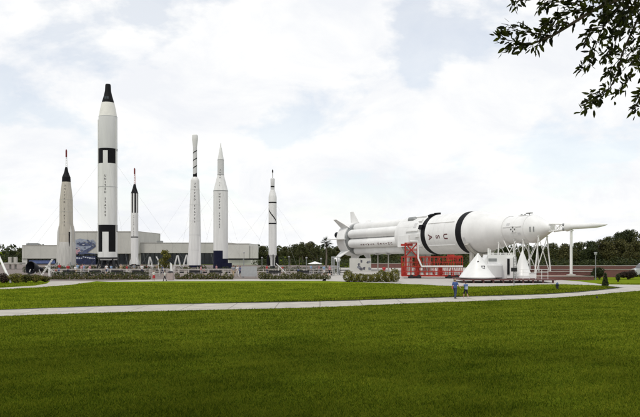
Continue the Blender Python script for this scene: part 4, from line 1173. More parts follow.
# white truss displays in the plaza
def aframe(px, topy, d, wpx, label, n=2, lean=0.0):
    root = thing('truss_frame', label, 'frame', (gx(px, d), d, 0), 0, 'white steel frames in the plaza'); zt = H + (HY - topy) / F * d; w = wpx / F * d
    for j, y in enumerate((-.6, .6)):
        for sx in (-1, 1): MB().bar((sx * w / 2, y, 0), (sx * w * .06 + lean, y * .4, zt), .085).build('leg', WPIPE, root, smooth=False)
        mb = MB(); mb.bar((-w * .3 + lean * .45, y * .75, zt * .45), (w * .3 + lean * .45, y * .75, zt * .45), .07); mb.build('crossbar', WPIPE, root, smooth=False)
    mb = MB(); mb.bar((lean, -.35, zt), (lean, .35, zt), .09); mb.build('ridge', WPIPE, root, smooth=False)
aframe(177.5, 255.5, 122, 9, 'left white A frame before the dark glass entrance')
aframe(185, 255, 124, 7, 'right white A frame beside the spiral necked rocket', lean=.3)
aframe(151, 257, 126, 6, 'white A frame left of the small yellow green tree', lean=-.2)
for (xa, ya, xb, yb, d, lb) in [(156, 256.5, 164, 271, 120, 'long white boom sloping down to the right beside the yellow green tree'), (276, 263.5, 286, 273, 112, 'white boom sloping down right of the diagonal striped rocket'),
                                (52, 259, 41, 275.5, 108, 'white rail sloping up to the right next to the black engine bell'), (45, 266, 57, 275, 109, 'white rail sloping down to the right, crossing the other rail')]:
    a = P(xa, ya, d); b = P(xb, yb, d)
    root = thing('sloping_boom', lb, 'boom', (b.x, b.y, 0), 0, 'sloping white booms in the plaza'); o_ = Vector((b.x, b.y, 0))
    dv = Vector((0, .5, 0)); mb = MB(); mb.bar(a - o_, b - o_, .09); mb.bar(a - o_ + dv, b - o_ + dv, .09)
    for i in range(7): q = a.lerp(b, (i + .5) / 7) - o_; mb.bar(q, q + dv, .09)
    mb.build('girder', WPIPE, root, smooth=False)
    m_ = a.lerp(b, .25) - o_; MB().bar(m_ + dv * .5, Vector((m_.x, m_.y + .25, 0)), .12).build('prop', WPIPE, root, smooth=False)

# tripod of white pipes at left edge
ap = P(-4, 250, 88)
root = thing('pipe_tripod', 'tall white leaning pipes cut by the left picture edge above the flower bed', 'pipe frame', (ap.x, ap.y, 0))
for q in (G(11, 283), G(-14, 284), G(-6, 281)):
    MB().tube((0, 0, ap.z), (q.x - ap.x, q.y - ap.y, 0), .14, n=10).build('leg', WPIPE, root)
MB().ell((0, 0, ap.z), (.25, .25, .25)).build('apex_joint', WPIPE, root)
# shelter at left
ds = 150; z1 = zpx(262.6, ds); z2 = zpx(257, ds)
root = thing('canopy_shelter', 'flat roofed pale canopy on two posts left of the building', 'shelter', (gx(13.5, ds), ds, 0))
MB().box((0, 0, z1 - .16), (18 * ds / F, 3, .32)).build('roof', CONC, root, smooth=False)
for px in (10.3, 15.6):
    x = gx(px, ds) - gx(13.5, ds); MB().box((x, 0, (z1 - .32) / 2), (.32, .32, z1 - .32)).build('post', CONC, root, smooth=False); MB().box((x, 0, (z1 + z2) / 2), (.62, .62, z2 - z1)).build('roof_stub', CONC, root, smooth=False)
# engine bell display
de = 110; root = thing('engine_bell', 'black round rocket engine bell propped on a white stand', 'engine', (gx(34.5, de), de, 0), -.42)
Mx = Matrix.Rotation(math.radians(-98), 3, 'X') @ Matrix.Rotation(0, 3, 'Z')
MB().lathe([(.2, .5), (-.2, .76), (-.88, .9), (-.9, .96), (-.82, 1.0), (-.2, .85), (.5, .5), (.85, .3), (1.1, .34), (1.5, .3), (1.55, .05)], 32, M=Mx, c=(0, 0, 1.15), caps=False).build('bell', BELL, root)
mb = MB()
for sx in (-.5, .6):
    for sy in (-.7, .7): mb.bar((sx, sy * .4, 1.0), (sx, sy, 0), .12)
mb.build('stand', WPIPE, root, smooth=False)
MB().lathe([(-.05, .36), (.02, .33), (.04, .1)], 24, M=Mx, c=Vector((0, 0, 1.15)) + Mx @ Vector((0, 0, .48))).build('injector_plate', mat('blue_grey_metal', (.12, .15, .22), .4, .4), root)

# umbrella, tall lamp posts, gate frame, dish
du = 118; root = thing('white_umbrella', 'flat white sunshade on a thin post in front of the far trees', 'umbrella', (gx(315, du), du, 0)); zt = zpx(261.5, du)
mb = MB(); R = 7.2 * du / F
mb.lathe([(zt - .42, R), (zt - .36, R), (zt, .06)], 8, caps=False); mb.build('canopy', WPIPE, root, smooth=False); MB().tube((0, 0, 0), (0, 0, zt - .02), .04, n=8).build('post', GREY, root)
for px, ty, by, d, lb in [(306.5, 257, 275, 112, 'thin grey lamp post left of the white umbrella'), (262, 257, 272, 130, 'thin grey lamp post left of the diagonal striped rocket'), (244, 252, 270, 135, 'thin lamp post behind the grey notice board'), (289, 256, 274, 120, 'thin lamp post in the middle before the far trees'), (321, 258, 275, 121, 'thin lamp post right of the white umbrella')]:
    root = thing('lamp_post', lb, 'lamp', (gx(px, d), d, 0), 0, 'thin lamp posts in the plaza'); zt = zpx(ty, d)
    MB().tube((0, 0, 0), (0, 0, zt - .2), .06, .045, 8).build('pole', GREY, root); MB().lathe([(zt - .25, .08), (zt - .2, .16), (zt - .04, .18), (zt, .04)], 12).build('lantern', SILVER, root)
dg = 112; root = thing('gate_frame', 'tall pale double gate frame left of the painted block', 'gate', (gx(335, dg), dg, 0)); zt = zpx(256.5, dg)
for px in (332, 334, 337.5, 339): MB().box((gx(px, dg) - gx(335, dg), 0, zt / 2), (.16, .16, zt)).build('post', SILVER, root, smooth=False)
MB().box((.08, -.01, zt - .1), (1.3, .12, .14)).build('crossbar', SILVER, root, smooth=False); MB().box((.08, -.01, zt * .45), (1.3, .12, .1)).build('crossbar', SILVER, root, smooth=False)
dd_ = 120; root = thing('round_pod', 'small rounded white pod on a dark post under the lowest fin', 'pod', (gx(338.5, dd_), dd_, 0)); zt = zpx(260, dd_)
MB().lathe([(-.5, .04), (-.4, .22), (-.1, .34), (.2, .3), (.35, .1)], 22, M=Matrix.Rotation(math.radians(60), 3, 'Y'), c=(0, 0, zt)).build('pod', SATWHITE, root); MB().tube((0, 0, 0), (0, 0, zt - .3), .1, n=8).build('post', DGREY, root)
# picnic tables / planters near the umbrella
for px, d, lb in [(328, 111, 'left dark table near the palm'), (343, 113, 'dark table below the lowest fin')]:
    root = thing('picnic_table', lb + ' with benches', 'table', (gx(px, d), d, 0), .2, 'picnic tables'); MB().box((0, 0, .74), (1.7, .8, .06)).build('tabletop', DGREY, root, smooth=False)
    for sx in (-.6, .6): MB().box((sx, 0, .36), (.1, .7, .71)).build('leg', DGREY, root, smooth=False)
    for sy in (-.75, .75): MB().box((0, sy, .43), (1.7, .28, .05)).build('bench', DGREY, root, smooth=False)

# vehicle cut by right edge
dv = 104.0
root = thing('parked_van', 'silver van with dark windows cut by the right picture edge', 'van', (gx(636.0, dv), dv + 1.2, 0))
side = [(0.0, .45), (0.05, .95), (.15, 1.1), (.75, 1.22), (1.35, 1.95), (1.6, 2.02), (4.6, 2.02), (4.8, 1.8), (4.85, .5), (4.6, .35), (.2, .35)]
M = Matrix(((1, 0, 0, 0), (0, 0, 1, 0), (0, 1, 0, 0), (0, 0, 0, 1)))
VANP = mat('silver_car_paint', (.50, .52, .54), .25, .3, var=.05)
MB().prism(side, -.95, .95, M).build('body', VANP, root, smooth=False)
for x0, x1 in ((1.2, 2.1), (2.25, 3.3), (3.45, 4.55)):
    MB().prism([(x0 + (.0 if x0 > 1.5 else -.2), 1.25), (x1, 1.25), (x1, 1.85), (x0 + (.0 if x0 > 1.5 else .15), 1.85)], -.97, -.955, M).build('window', GLASS, root, smooth=False)
MB().prism([(.78, 1.27), (1.33, 1.92), (1.36, 1.90), (.81, 1.25)], -.85, .85, Matrix.Translation((-.03, 0, .03)) @ M).build('windscreen', GLASS, root, smooth=False)
for x in (.95, 3.95):
    for y in (-.85, .85):
        w_ = MB().lathe([(-.12, .26), (-.1, .34), (.1, .34), (.12, .26)], 24, M=Matrix.Rotation(PI / 2, 3, 'X'), c=(x, y, .34)).build('wheel', RUBBER, root)
        MB().lathe([(-.13, .19), (.13, .19)], 18, M=Matrix.Rotation(PI / 2, 3, 'X'), c=(x, y, .34)).build('rim', SILVER, w_)
for y in (-.7, .7): MB().box((.03, y, .82), (.08, .3, .18)).build('headlight', WPIPE, root, smooth=False)
MB().box((-.02, 0, .48), (.12, 1.8, .2)).build('bumper', DGREY, root, smooth=False)

# ================================================================== PEOPLE
def remesh(mb, name, m, parent, voxel, scale):
    me = mb.mesh(name, m, smooth=False)
    o = link(name, me, parent)
    md = o.modifiers.new('fuse', 'REMESH'); md.mode = 'VOXEL'; md.voxel_size = voxel; md.use_smooth_shade = True
    sm = o.modifiers.new('soften', 'SMOOTH'); sm.factor = .5; sm.iterations = 2
    o.scale = (scale,) * 3
    dg_ = bpy.context.evaluated_depsgraph_get(); ev = o.evaluated_get(dg_)
    new = bpy.data.meshes.new_from_object(ev); o.modifiers.clear(); o.data = new; bpy.data.meshes.remove(me)
    if not new.materials: new.materials.append(m)
    return o
SKIN = mat('skin', (.42, .25, .18), .6, var=.06); SKIN2 = mat('tanned_skin', (.30, .17, .11), .6, var=.06)
def person(loc, rz, h, label, top, bottom, hair, shoes, skin=SKIN, stride=.2, legs='long', larm=None, rarm=None, fine=False, hat=None, extra=None, female=False, group='visitors in the plaza', child=False):
    root = thing('person', label, 'person', loc, rz, group); s = h / 1.75; vx = .009 if fine else .02
    hs = 1.18 if child else 1.0
    # joints (1.75 m figure, facing -Y)
    J = {}
    for sd, sg in (('l', 1), ('r', -1)):
        f = stride * sg
        J['hip' + sd] = Vector((.09 * sg, 0, .92)); J['kn' + sd] = Vector((.095 * sg, -f * .62 - .03, .49 + .02 * abs(f))); J['an' + sd] = Vector((.095 * sg, -f + (.06 if f < 0 else 0), .085 + (.05 if f < 0 else 0)))
        J['sh' + sd] = Vector((.185 * sg, .01, 1.42))
        el = Vector((.235 * sg, .03 + f * .4, 1.15)); wr = Vector((.235 * sg, -.06 + f * .9, .90))
        ov = larm if sd == 'l' else rarm
        if ov: el, wr = Vector(ov[0]), Vector(ov[1])
        J['el' + sd] = el; J['wr' + sd] = wr
    b = MB()
    for sd, sg in (('l', 1), ('r', -1)):
        b.cap(J['hip' + sd], J['kn' + sd], .082, .056); b.cap(J['kn' + sd], J['kn' + sd].lerp(J['an' + sd], .35), .054, .058); b.cap(J['kn' + sd].lerp(J['an' + sd], .35), J['an' + sd], .058, .036)
        a = J['an' + sd]; b.cap(a + Vector((0, .03, -.04)), a + Vector((.015 * sg, -.16, -.05)), .036, .03)
        b.cap(J['sh' + sd], J['el' + sd], .05, .038); b.cap(J['el' + sd], J['wr' + sd], .038, .027)
        fd = (J['wr' + sd] - J['el' + sd]).normalized(); pc = J['wr' + sd] + fd * .05
        sdv = fd.cross(Vector((1, 0, 0))); sdv = sdv.normalized() if sdv.length > .1 else Vector((0, 1, 0)); up = fd.cross(sdv)
        b.cap(J['wr' + sd] + fd * .015, pc + fd * .02, .03, .032)
        for i, (o_, L_) in enumerate(((-.027, .068), (-.009, .078), (.009, .073), (.027, .058))):
            p0 = pc + fd * .04 + sdv * o_; p1 = p0 + fd * L_ * .5 + up * .006 * sg; p2 = p0 + fd * L_ * .92 + up * .024 * sg
            b.cap(p0, p1, .0095, .009, 6); b.cap(p1, p2, .009, .0075, 6)
        b.cap(pc + sdv * -.025, pc + sdv * -.058 + fd * .045, .011, .009, 6)
    b.ell((0, .01, .97), (.165, .115, .13)); b.ell((0, .0, 1.12), (.135, .098, .16)); b.ell((0, .0, 1.3), (.172 if not female else .16, .115, .19))
    b.cap((-.13, .01, 1.41), (.13, .01, 1.41), .06, .06); b.cap((0, .012, 1.43), (0, -.005, 1.54), .056, .052)
    hc = Vector((0, -.012, 1.635)); 
    b.ell(hc, (.076 * hs, .096 * hs, .115 * hs), 16, 12); b.ell(hc + Vector((0, -.03, -.055)) * hs, (.05 * hs, .055 * hs, .055 * hs))
    b.cap(hc + Vector((0, -.092, .0)) * hs, hc + Vector((0, -.108, -.025)) * hs, .010, .014, 6)
    for sg in (-1, 1): b.ell(hc + Vector((.077 * sg, .005, -.01)) * hs, (.012, .022, .034))
    b.cap(hc + Vector((-.02, -.083, -.058)) * hs, hc + Vector((.02, -.083, -.058)) * hs, .008, .008, 6)
    remesh(b, 'body', skin, root, vx, s)
    if fine:
        e = MB()
        for sg in (-1, 1): e.ell(hc + Vector((.032 * sg, -.086, .012)) * hs, (.012, .008, .007), 8, 6)
        o_ = e.build('eyes', DKTXT, root); o_.scale = (s,) * 3
    # clothing
    t = MB()
    t.ell((0, .0, 1.3), (.19, .132, .20)); t.ell((0, .005, 1.12), (.162, .122, .18)); t.ell((0, .01, 1.0), (.178, .13, .11)); t.cap((-.13, .01, 1.41), (.13, .01, 1.41), .074, .074)
    for sd in 'lr': m_ = J['sh' + sd].lerp(J['el' + sd], .72); t.cap(J['sh' + sd], m_, .068, .062)
    remesh(t, 'shirt', top, root, max(vx, .014), s)
    t = MB(); t.ell((0, .01, .96), (.18, .132, .13))
    if legs == 'skirt':
        t.path([(0, .0, 1.02), (0, 0, .75), (0, 0, .5)], [.15, .21, .26], 16)
    else:
        for sd in 'lr':
            hp, kn, an = J['hip' + sd], J['kn' + sd], J['an' + sd]
            if legs == 'long': t.cap(hp, kn, .098, .074); t.cap(kn, an + (kn - an) * .08, .074, .06)
            else: t.cap(hp, hp.lerp(kn, .85), .10, .085)
    remesh(t, 'skirt' if legs == 'skirt' else ('trousers' if legs == 'long' else 'shorts'), bottom, root, max(vx, .014), s)
    for sd, sg in (('l', 1), ('r', -1)):
        a = J['an' + sd]; t = MB(); t.cap(a + Vector((0, .04, -.045)), a + Vector((.015 * sg, -.17, -.055)), .046, .04); t.cap(a + Vector((0, .02, -.01)), a + Vector((0, .0, .02)), .05, .045)
        remesh(t, 'shoe', shoes, root, max(vx, .012), s)
    t = MB(); t.ell(hc + Vector((0, .018, .03)) * hs, (.086 * hs, .097 * hs, .108 * hs), 16, 12)
    if female: t.ell(hc + Vector((0, .06, -.07)) * hs, (.07, .05, .12))
    o_ = t.build('hair', hair, root); o_.scale = (s,) * 3
    if hat:
        t = MB(); t.ell(hc + Vector((0, .01, .055)) * hs, (.094 * hs, .108 * hs, .088 * hs), 16, 10); t.cap(hc + Vector((-.03, -.1, .05)) * hs, hc + Vector((.03, -.1, .05)) * hs, .04, .04)
        o_ = t.build('cap', hat, root); o_.scale = (s,) * 3
    if extra:
        nm, me_, ex = extra; o_ = ex.build(nm, me_, root); o_.scale = (s,) * 3
    return root
def cl(n, c): return mat('cloth_' + n, c, .85, var=.12, scale=9)
BLUE = cl('blue', (.055, .10, .27)); DENIM = cl('denim', (.035, .05, .10)); BLK = cl('black', (.015, .015, .02)); WHT = cl('white', (.62, .61, .60)); REDC = cl('red', (.38, .03, .035)); GRYC = cl('grey', (.25, .26, .28)); TAN = cl('tan', (.40, .31, .2)); PINK = cl('pink', (.5, .25, .27)); NVY = cl('navy', (.02, .03, .08)); LBL = cl('light_blue', (.25, .36, .52)); YELC = cl('yellow', (.5, .4, .12)); GRNC = cl('green', (.07, .16, .08))
HB = mat('brown_hair', (.05, .03, .02), .7); HBL = mat('blond_hair', (.33, .24, .12), .7); HK = mat('dark_hair', (.015, .012, .012), .7); HG = mat('grey_hair', (.3, .29, .28), .7)
SHW = cl('shoe_white', (.5, .49, .48)); SHD = cl('shoe_dark', (.03, .03, .035))
g = 'walkers on the near path'
pa = G(455.2, 298.8); pc_ = G(465.8, 298.6)
bag = MB(); bag.box((.2, .06, 1.0), (.1, .22, .2))
person(pa, math.radians(140), 19.9 / F * pa.y, 'taller walker in blue shirt and dark blue trousers with light cap on the near path', BLUE, DENIM, HBL, SHD, stride=.13, fine=True, hat=cl('cap_tan', (.45, .36, .24)), larm=((.27, .02, 1.16), (.30, -.16, .98)), rarm=((-.30, -.02, 1.19), (-.42, -.12, 1.02)), extra=('hip_bag', cl('orange', (.45, .14, .08)), bag), group=g)
hb = MB(); hb.box((.02, .17, 1.10), (.26, .1, .30))
person(pc_, math.radians(205), 17.2 / F * pc_.y, 'shorter walker in blue shirt and black shorts with a pale bag on the near path', cl('mid_blue', (.09, .16, .36)), BLK, HK, SHW, stride=.24, legs='short', fine=True, child=True, larm=((.33, .06, 1.33), (.55, .02, 1.30)), extra=('back_bag', cl('pale_bag', (.42, .48, .58)), hb), group=g)
# mid lawn walkers
q = G(153.8, 281.2); person(q, math.radians(30), 10.6 / F * q.y, 'walker in white top and long red skirt at the edge of the lawn', WHT, REDC, HB, SHW, legs='skirt', stride=.08, female=True)
q = G(164.8, 281.2); person(q, math.radians(-60), 10.2 / F * q.y, 'walker in white shirt and black trousers left of the litter bin', WHT, BLK, HK, SHD, stride=.28)
q = G(391.5, 279.2); person(q, math.radians(170), 11.2 / F * q.y, 'lone person in white shirt and dark trousers behind the bushy green hedge', WHT, BLK, HB, SHD, stride=.05)
for px, d, h, rz, tp, bt, hr, lg, lb in [
    (68, 112, 1.7, 20, REDC, DENIM, HB, 'long', 'visitor in red shirt right at the foot of the steel grey rocket'),
    (75.5, 110, 1.6, 200, WHT, TAN, HBL, 'short', 'visitor in white shirt and tan shorts between the two left rockets'),
    (84, 113, 1.75, 90, LBL, GRYC, HK, 'long', 'visitor in light blue shirt under the mural'),
    (90, 112, 1.65, 150, PINK, WHT, HB, 'short', 'visitor in pink top left of the tallest rocket'),
    (121, 113, 1.75, -40, TAN, BLK, HG, 'long', 'visitor in tan shirt just right of the tallest rocket'),
    (127, 112, 1.6, 60, REDC, WHT, HB, 'short', 'visitor in red shirt and white shorts left of the thin red tipped rocket'),
    (142, 112, 1.7, 10, WHT, NVY, HK, 'short', 'visitor in white shirt and navy shorts right of the thin red tipped rocket'),
    (201, 106, 1.7, 110, PINK, GRYC, HB, 'long', 'visitor in pink top between the spiral necked and needle nosed rockets'),
    (233.5, 103.5, 1.75, -20, GRYC, TAN, HK, 'long', 'visitor in grey shirt left of the grey notice board'),
    (237.5, 104.5, 1.7, 40, WHT, WHT, HBL, 'long', 'visitor all in white beside the grey notice board'),
    (240.2, 106, 1.6, 80, BLUE, DENIM, HK, 'long', 'visitor in blue shirt partly behind the grey notice board'),
    (324, 108, 1.7, 30, LBL, WHT, HB, 'short', 'visitor in light blue shirt near the dark table by the palm'),
    (329.5, 107, 1.7, -70, PINK, BLK, HB, 'short', 'visitor in pink shirt beside the dark table by the palm'),
    (384, 104, 1.7, 160, REDC, GRYC, HK, 'long', 'visitor in red shirt under the tanks of the lying rocket')]:
    person((gx(px, d), d, 0), math.radians(rz), h, lb, tp, bt, hr, SHW, stride=random.uniform(.05, .25), legs=lg)

# ---- more of the crowd: copies of the visitors above
vis = [o for o in C.objects if o.get('category') == 'person' and o.get('group') == 'visitors in the plaza' and not o['label'].startswith(('walker', 'lone'))]
spots = [(56, 118, 'behind the white crossed rails at the left'), (59, 111, 'left of the steel grey rocket'), (63.5, 116, 'before the left foot of the steel grey rocket'), (71.5, 117, 'at the right foot of the steel grey rocket'),
         (79, 114, 'below the pink emblem of the mural'), (81, 118, 'under the dark blue banner'), (87.5, 119, 'left half of the banner gap before the tallest rocket'), (93.5, 116, 'close to the left foot of the tallest rocket'),
         (98, 112, 'at the left leg of the tallest rocket stand'), (104, 111, 'in front of the tallest rocket, left of its centre'), (110, 110.5, 'in front of the tallest rocket, right of its centre'), (116.5, 113, 'at the right leg of the tallest rocket stand'),
         (131, 116, 'at the left foot of the thin red tipped rocket'), (138, 117, 'at the right foot of the thin red tipped rocket'), (147, 112, 'left of the long sloping boom'), (158, 114, 'under the long sloping boom'),
         (181, 113, 'between the two white A frames'), (190.5, 112, 'at the left foot of the spiral necked rocket'), (206, 112, 'right of the spiral necked rocket'), (211, 113, 'left of the navy base'), (225, 109, 'before the right part of the navy base'),
         (268, 112, 'left of the diagonal striped rocket'), (281, 112, 'right of the diagonal striped rocket'), (299, 110, 'between the two thin lamp posts before the far trees'), (311, 112, 'under the white umbrella'), (319, 113, 'right below the edge of the white umbrella')]
rv = random.Random(44)
for i, (px, d, where) in enumerate(spots):
    v = vis[(i * 5 + i // 3) % len(vis)]; desc = v['label'].split(' ')
    head = v['label']
    for key in (' right at', ' between', ' under', ' left of', ' just', ' right of', ' beside', ' partly', ' near'):
        head = head.split(key)[0]
    lb = (head.replace(' and white shorts', '').replace(' and tan shorts', '').replace(' and navy shorts', '') + ' ' + where).split(' ')
    dup(v, (gx(px, d), d + rv.uniform(-3.5, 9), 0), rv.uniform(0, 6.28), rv.uniform(.72, 1.05), ' '.join(lb[:16]))
# planters and benches
for i, (px, d, w_, h_, lb) in enumerate([(60, 121, 1.6, 1.3, 'planter left of the steel grey rocket'), (78.5, 121, 1.9, 1.2, 'planter under the mural emblem'), (92, 122, 1.7, 1.5, 'planter left behind the tallest rocket'), (123, 121, 1.8, 1.5, 'planter right of the tallest rocket'),
                                  (144, 118, 1.7, 1.3, 'planter left of the yellow green tree'), (157, 121, 2.0, 1.3, 'planter under the yellow green tree'), (187, 118, 1.6, 1.2, 'planter left of the spiral necked rocket'), (203, 118, 1.8, 1.4, 'planter right of the spiral necked rocket'), (262, 116, 1.8, 1.4, 'planter left of the diagonal striped rocket'), (284, 117, 1.8, 1.3, 'planter right of the diagonal striped rocket'), (296, 114, 2.0, 1.3, 'planter left of the white umbrella')]):
    root = thing('planter', 'round pale concrete ' + lb, 'planter', (gx(px, d), d, 0), 0, 'round planters in the plaza')
    MB().lathe([(0, w_ * .42), (.55, w_ * .5), (.6, w_ * .5), (.6, w_ * .44), (.5, w_ * .42)], 20).build('pot', LW, root)
    link('foliage', leaves([((0, 0, .7), (w_ * .5, w_ * .5, h_ * .35)), ((.2, .1, .9), (w_ * .3, w_ * .3, h_ * .4)), ((-.3, 0, .85), (w_ * .3, w_ * .3, h_ * .3))], 500, .17, 300 + i, (LEAF_HEDGE, LEAF_DARK, LEAF_OLIVE)[i % 3], shell=.4), root)
for i, (px, d, lb) in enumerate([(70, 107, 'bench before the steel grey rocket'), (96, 107, 'bench left below the tallest rocket'), (118, 107, 'bench right below the tallest rocket'), (139, 107, 'bench right of the thin red tipped rocket'), (196, 107, 'bench below the spiral necked rocket'), (216, 107, 'bench below the navy base'), (275, 106, 'bench below the diagonal striped rocket'), (303, 106, 'bench left of the white umbrella')]):
    root = thing('park_bench', 'dark slatted ' + lb, 'bench', (gx(px, d), d - .6, 0), 0, 'dark benches along the railing')
    MB().box((0, 0, .44), (1.8, .42, .06)).build('seat', DGREY, root, smooth=False); MB().box((0, .22, .74), (1.8, .05, .36)).build('backrest', DGREY, root, smooth=False)
    for sx in (-.75, .75): MB().box((sx, .02, .205), (.07, .4, .41)).build('leg', DGREY, root, smooth=False)
hedge(52, 148, 104.5, .75, .5, 'second darker hedge row behind the long low hedge at left', LEAF_DARK, 3500, 61)
hedge(177, 340, 120, 1.1, .9, 'dark hedge row behind the railing below the right three standing rockets', LEAF_DARK, 6500, 62)
hedge(56, 150, 125, 1.25, .9, 'dark hedge row at the feet of the three left rockets', LEAF_DARK, 5500, 64)
hedge(24, 55.5, 124, 1.2, .8, 'dark hedge behind the black engine bell', LEAF_DARK, 2500, 63)

# ================================================================== OVERHANGING OAK
oak = thing('oak_tree', 'dark leafy oak branches hanging into the top right corner', 'tree', (8.0, 2.5, 0))
O0 = Vector((8.0, 2.5, 0))
tk = MB()
tk.path([(0, 0, -.1), (.05, .05, 1.5), (-.1, .1, 3.6), (-.4, .3, 5.2)], [.42, .33, .3, .26], 14)
def wp(x, y, d): return P(x, y, d) - O0
TOPJ = Vector((-.4, .3, 5.2))
tk.path([TOPJ, Vector((-1.0, 1.5, 6.3)), wp(690, -25, 7.2), wp(640, -14, 7.4)], [.2, .13, .08, .05], 10)
tk.path([TOPJ, Vector((-1.6, -1.0, 7.2)), Vector((-4, -2.5, 8.4)), Vector((-7, -3.5, 8.8))], [.2, .14, .09, .04], 10)
tk.path([TOPJ, Vector((.8, -1.2, 7.0)), Vector((2.5, -2.5, 8.2))], [.2, .12, .05], 10)
tk.path([TOPJ, Vector((-2.2, .2, 7.2)), Vector((-5.5, .8, 8.6)), Vector((-9, 1.0, 9.0))], [.2, .13, .08, .03], 10)
tk.build('trunk', BARK, oak)
tw = MB(); lv = []
rl_ = random.Random(31)
def twig(pts, r0, r1, dens, spread=.11, size=.086):
    """pts (photo px, photo row, distance): a real twig in space with leaves set along it"""
    W_ = [wp(*p) for p in pts]; n = len(W_)
    tw.path(W_, [r0 + (r1 - r0) * i / (n - 1) for i in range(n)], 6)
    L_ = sum((W_[i + 1] - W_[i]).length for i in range(n - 1)); k_ = int(L_ * dens * .92)
    for i in range(k_):
        f = (i + rl_.random()) / k_ * (n - 1); j = min(n - 2, int(f)); q = W_[j].lerp(W_[j + 1], f - j); dr_ = (W_[j + 1] - W_[j]).normalized()
        lv.append((q, dr_, spread, size))
# main branch reaching left
twig([(650, -12, 7.4), (612, 2, 7.3), (591, 11.5, 7.3), (570, 25, 7.2), (552, 36, 7.2), (540, 41, 7.1), (529, 44.6, 7.1)], .022, .009, 22)
twig([(552, 36, 7.2), (540, 34, 7.15), (524, 32, 7.1), (508, 27, 7.0)], .008, .003, 170)
twig([(529, 44.6, 7.1), (518, 42, 7.0), (507, 40, 7.0), (499, 34, 6.95)], .007, .003, 170)
twig([(529, 44.6, 7.1), (520, 47, 7.05), (512, 48, 7.0), (506, 50, 7.0)], .006, .003, 140)
twig([(545, 38, 7.15), (538, 44, 7.1), (531, 51, 7.1)], .005, .003, 90)
twig([(591, 11.5, 7.3), (578, 10, 7.3), (564, 14, 7.3), (551, 20, 7.3), (543, 29, 7.2)], .009, .003, 170)
twig([(591, 11.5, 7.3), (575, 3, 7.35), (560, 2, 7.4), (546, 3, 7.4), (540, 8, 7.4)], .009, .003, 160)
twig([(570, 25, 7.2), (562, 21, 7.2), (554, 26, 7.2), (548, 33, 7.2)], .006, .003, 150)
twig([(600, -6, 7.6), (560, -4, 7.6), (530, -3, 7.6), (513, 3, 7.6)], .010, .003, 70)
twig([(516, -4, 7.6), (515, 3, 7.6), (514, 8, 7.55)], .004, .002, 90)
# dense top right
for i in range(20):
    x0 = rl_.uniform(588, 650); y0 = rl_.uniform(-14, 26); d_ = rl_.uniform(7.0, 8.3)
    if x0 < 600 and y0 > 14: y0 -= 14
    twig([(x0 + rl_.uniform(-6, 8), y0 - 10, d_), (x0, y0, d_), (x0 + rl_.uniform(-11, 4), y0 + rl_.uniform(4, 14), d_ - .1)], .006, .003, 115)
# hanging sprays
twig([(612, 8, 7.5), (606, 22, 7.4), (600, 34, 7.4), (595, 48, 7.35), (592, 60, 7.3)], .009, .003, 80)
twig([(603, 27, 7.4), (594, 28, 7.4), (586, 36, 7.35), (585, 45, 7.3)], .005, .003, 120)
twig([(595, 48, 7.35), (589, 54, 7.3), (588, 62, 7.3)], .004, .002, 100)
twig([(592, 60, 7.3), (586, 68, 7.3), (579, 72, 7.25)], .004, .002, 110)
twig([(640, 14, 7.6), (630, 36, 7.6), (622, 54, 7.5), (618, 72, 7.5), (610, 88, 7.45), (600, 96, 7.4), (593, 101, 7.4)], .012, .003, 75)
twig([(600, 96, 7.4), (592, 93, 7.4), (588, 99, 7.35), (585, 106, 7.3), (580, 112, 7.3)], .004, .002, 75)
twig([(610, 88, 7.45), (602, 92, 7.4), (597, 99, 7.4), (591, 107, 7.4)], .005, .002, 95)
for i in range(11):
    x0 = rl_.uniform(612, 648); y0 = rl_.uniform(22, 92); d_ = rl_.uniform(7.1, 8.4)
    if y0 > 74 and x0 < 616: y0 -= 30
    twig([(x0 + rl_.uniform(2, 10), y0 - rl_.uniform(6, 14), d_), (x0, y0, d_), (x0 - rl_.uniform(4, 13), y0 + rl_.uniform(0, 9), d_ - .1)], .005, .002, 90)
twig([(646, 70, 7.5), (642, 92, 7.5), (637, 104, 7.4), (634, 112, 7.4)], .006, .003, 120)
twig([(612, 46, 7.4), (606, 54, 7.3), (602, 58, 7.3)], .004, .002, 110)
tw.build('twigs', BARK, oak)
# leaves: pointed ovals folded along the rib
lm = MB()
for q, dr_, spread, size in lv:
    q = q + Vector((rl_.gauss(0, 1), rl_.gauss(0, 1), rl_.gauss(0, 1))) * spread * .20
    ax = (dr_ * .8 + Vector((rl_.gauss(0, 1), rl_.gauss(0, 1), rl_.gauss(0, 1) - .25)) * .6).normalized()
    nr = ax.orthogonal().normalized(); nr = (Matrix.Rotation(rl_.random() * 6.28, 3, ax) @ nr); sd_ = ax.cross(nr)
    L_ = size * rl_.uniform(.6, 1.2); w_ = L_ * rl_.uniform(.15, .21); cu = nr * L_ * rl_.uniform(-.12, .12)
    a = q; b0 = q + ax * L_ * .15
    pts = [b0, b0 + ax * L_ * .25 + sd_ * w_ * .85 + nr * .12 * w_, b0 + ax * L_ * .55 + sd_ * w_ + nr * .2 * w_ + cu * .5, b0 + ax * L_ * .85 + sd_ * w_ * .5 + cu, b0 + ax * L_ + cu * 1.3,
           b0 + ax * L_ * .85 - sd_ * w_ * .5 + cu, b0 + ax * L_ * .55 - sd_ * w_ + nr * .2 * w_ + cu * .5, b0 + ax * L_ * .25 - sd_ * w_ * .85 + nr * .12 * w_, b0 + ax * L_ * .5 + cu * .4]
    lm.add(pts, [(0, 1, 2, 8), (8, 2, 3, 4), (8, 4, 5, 6), (0, 8, 6, 7)])
lm.build('leaf_sprays', LEAF_NEAR, oak, smooth=False)
rgk = random.Random(2); bl = []
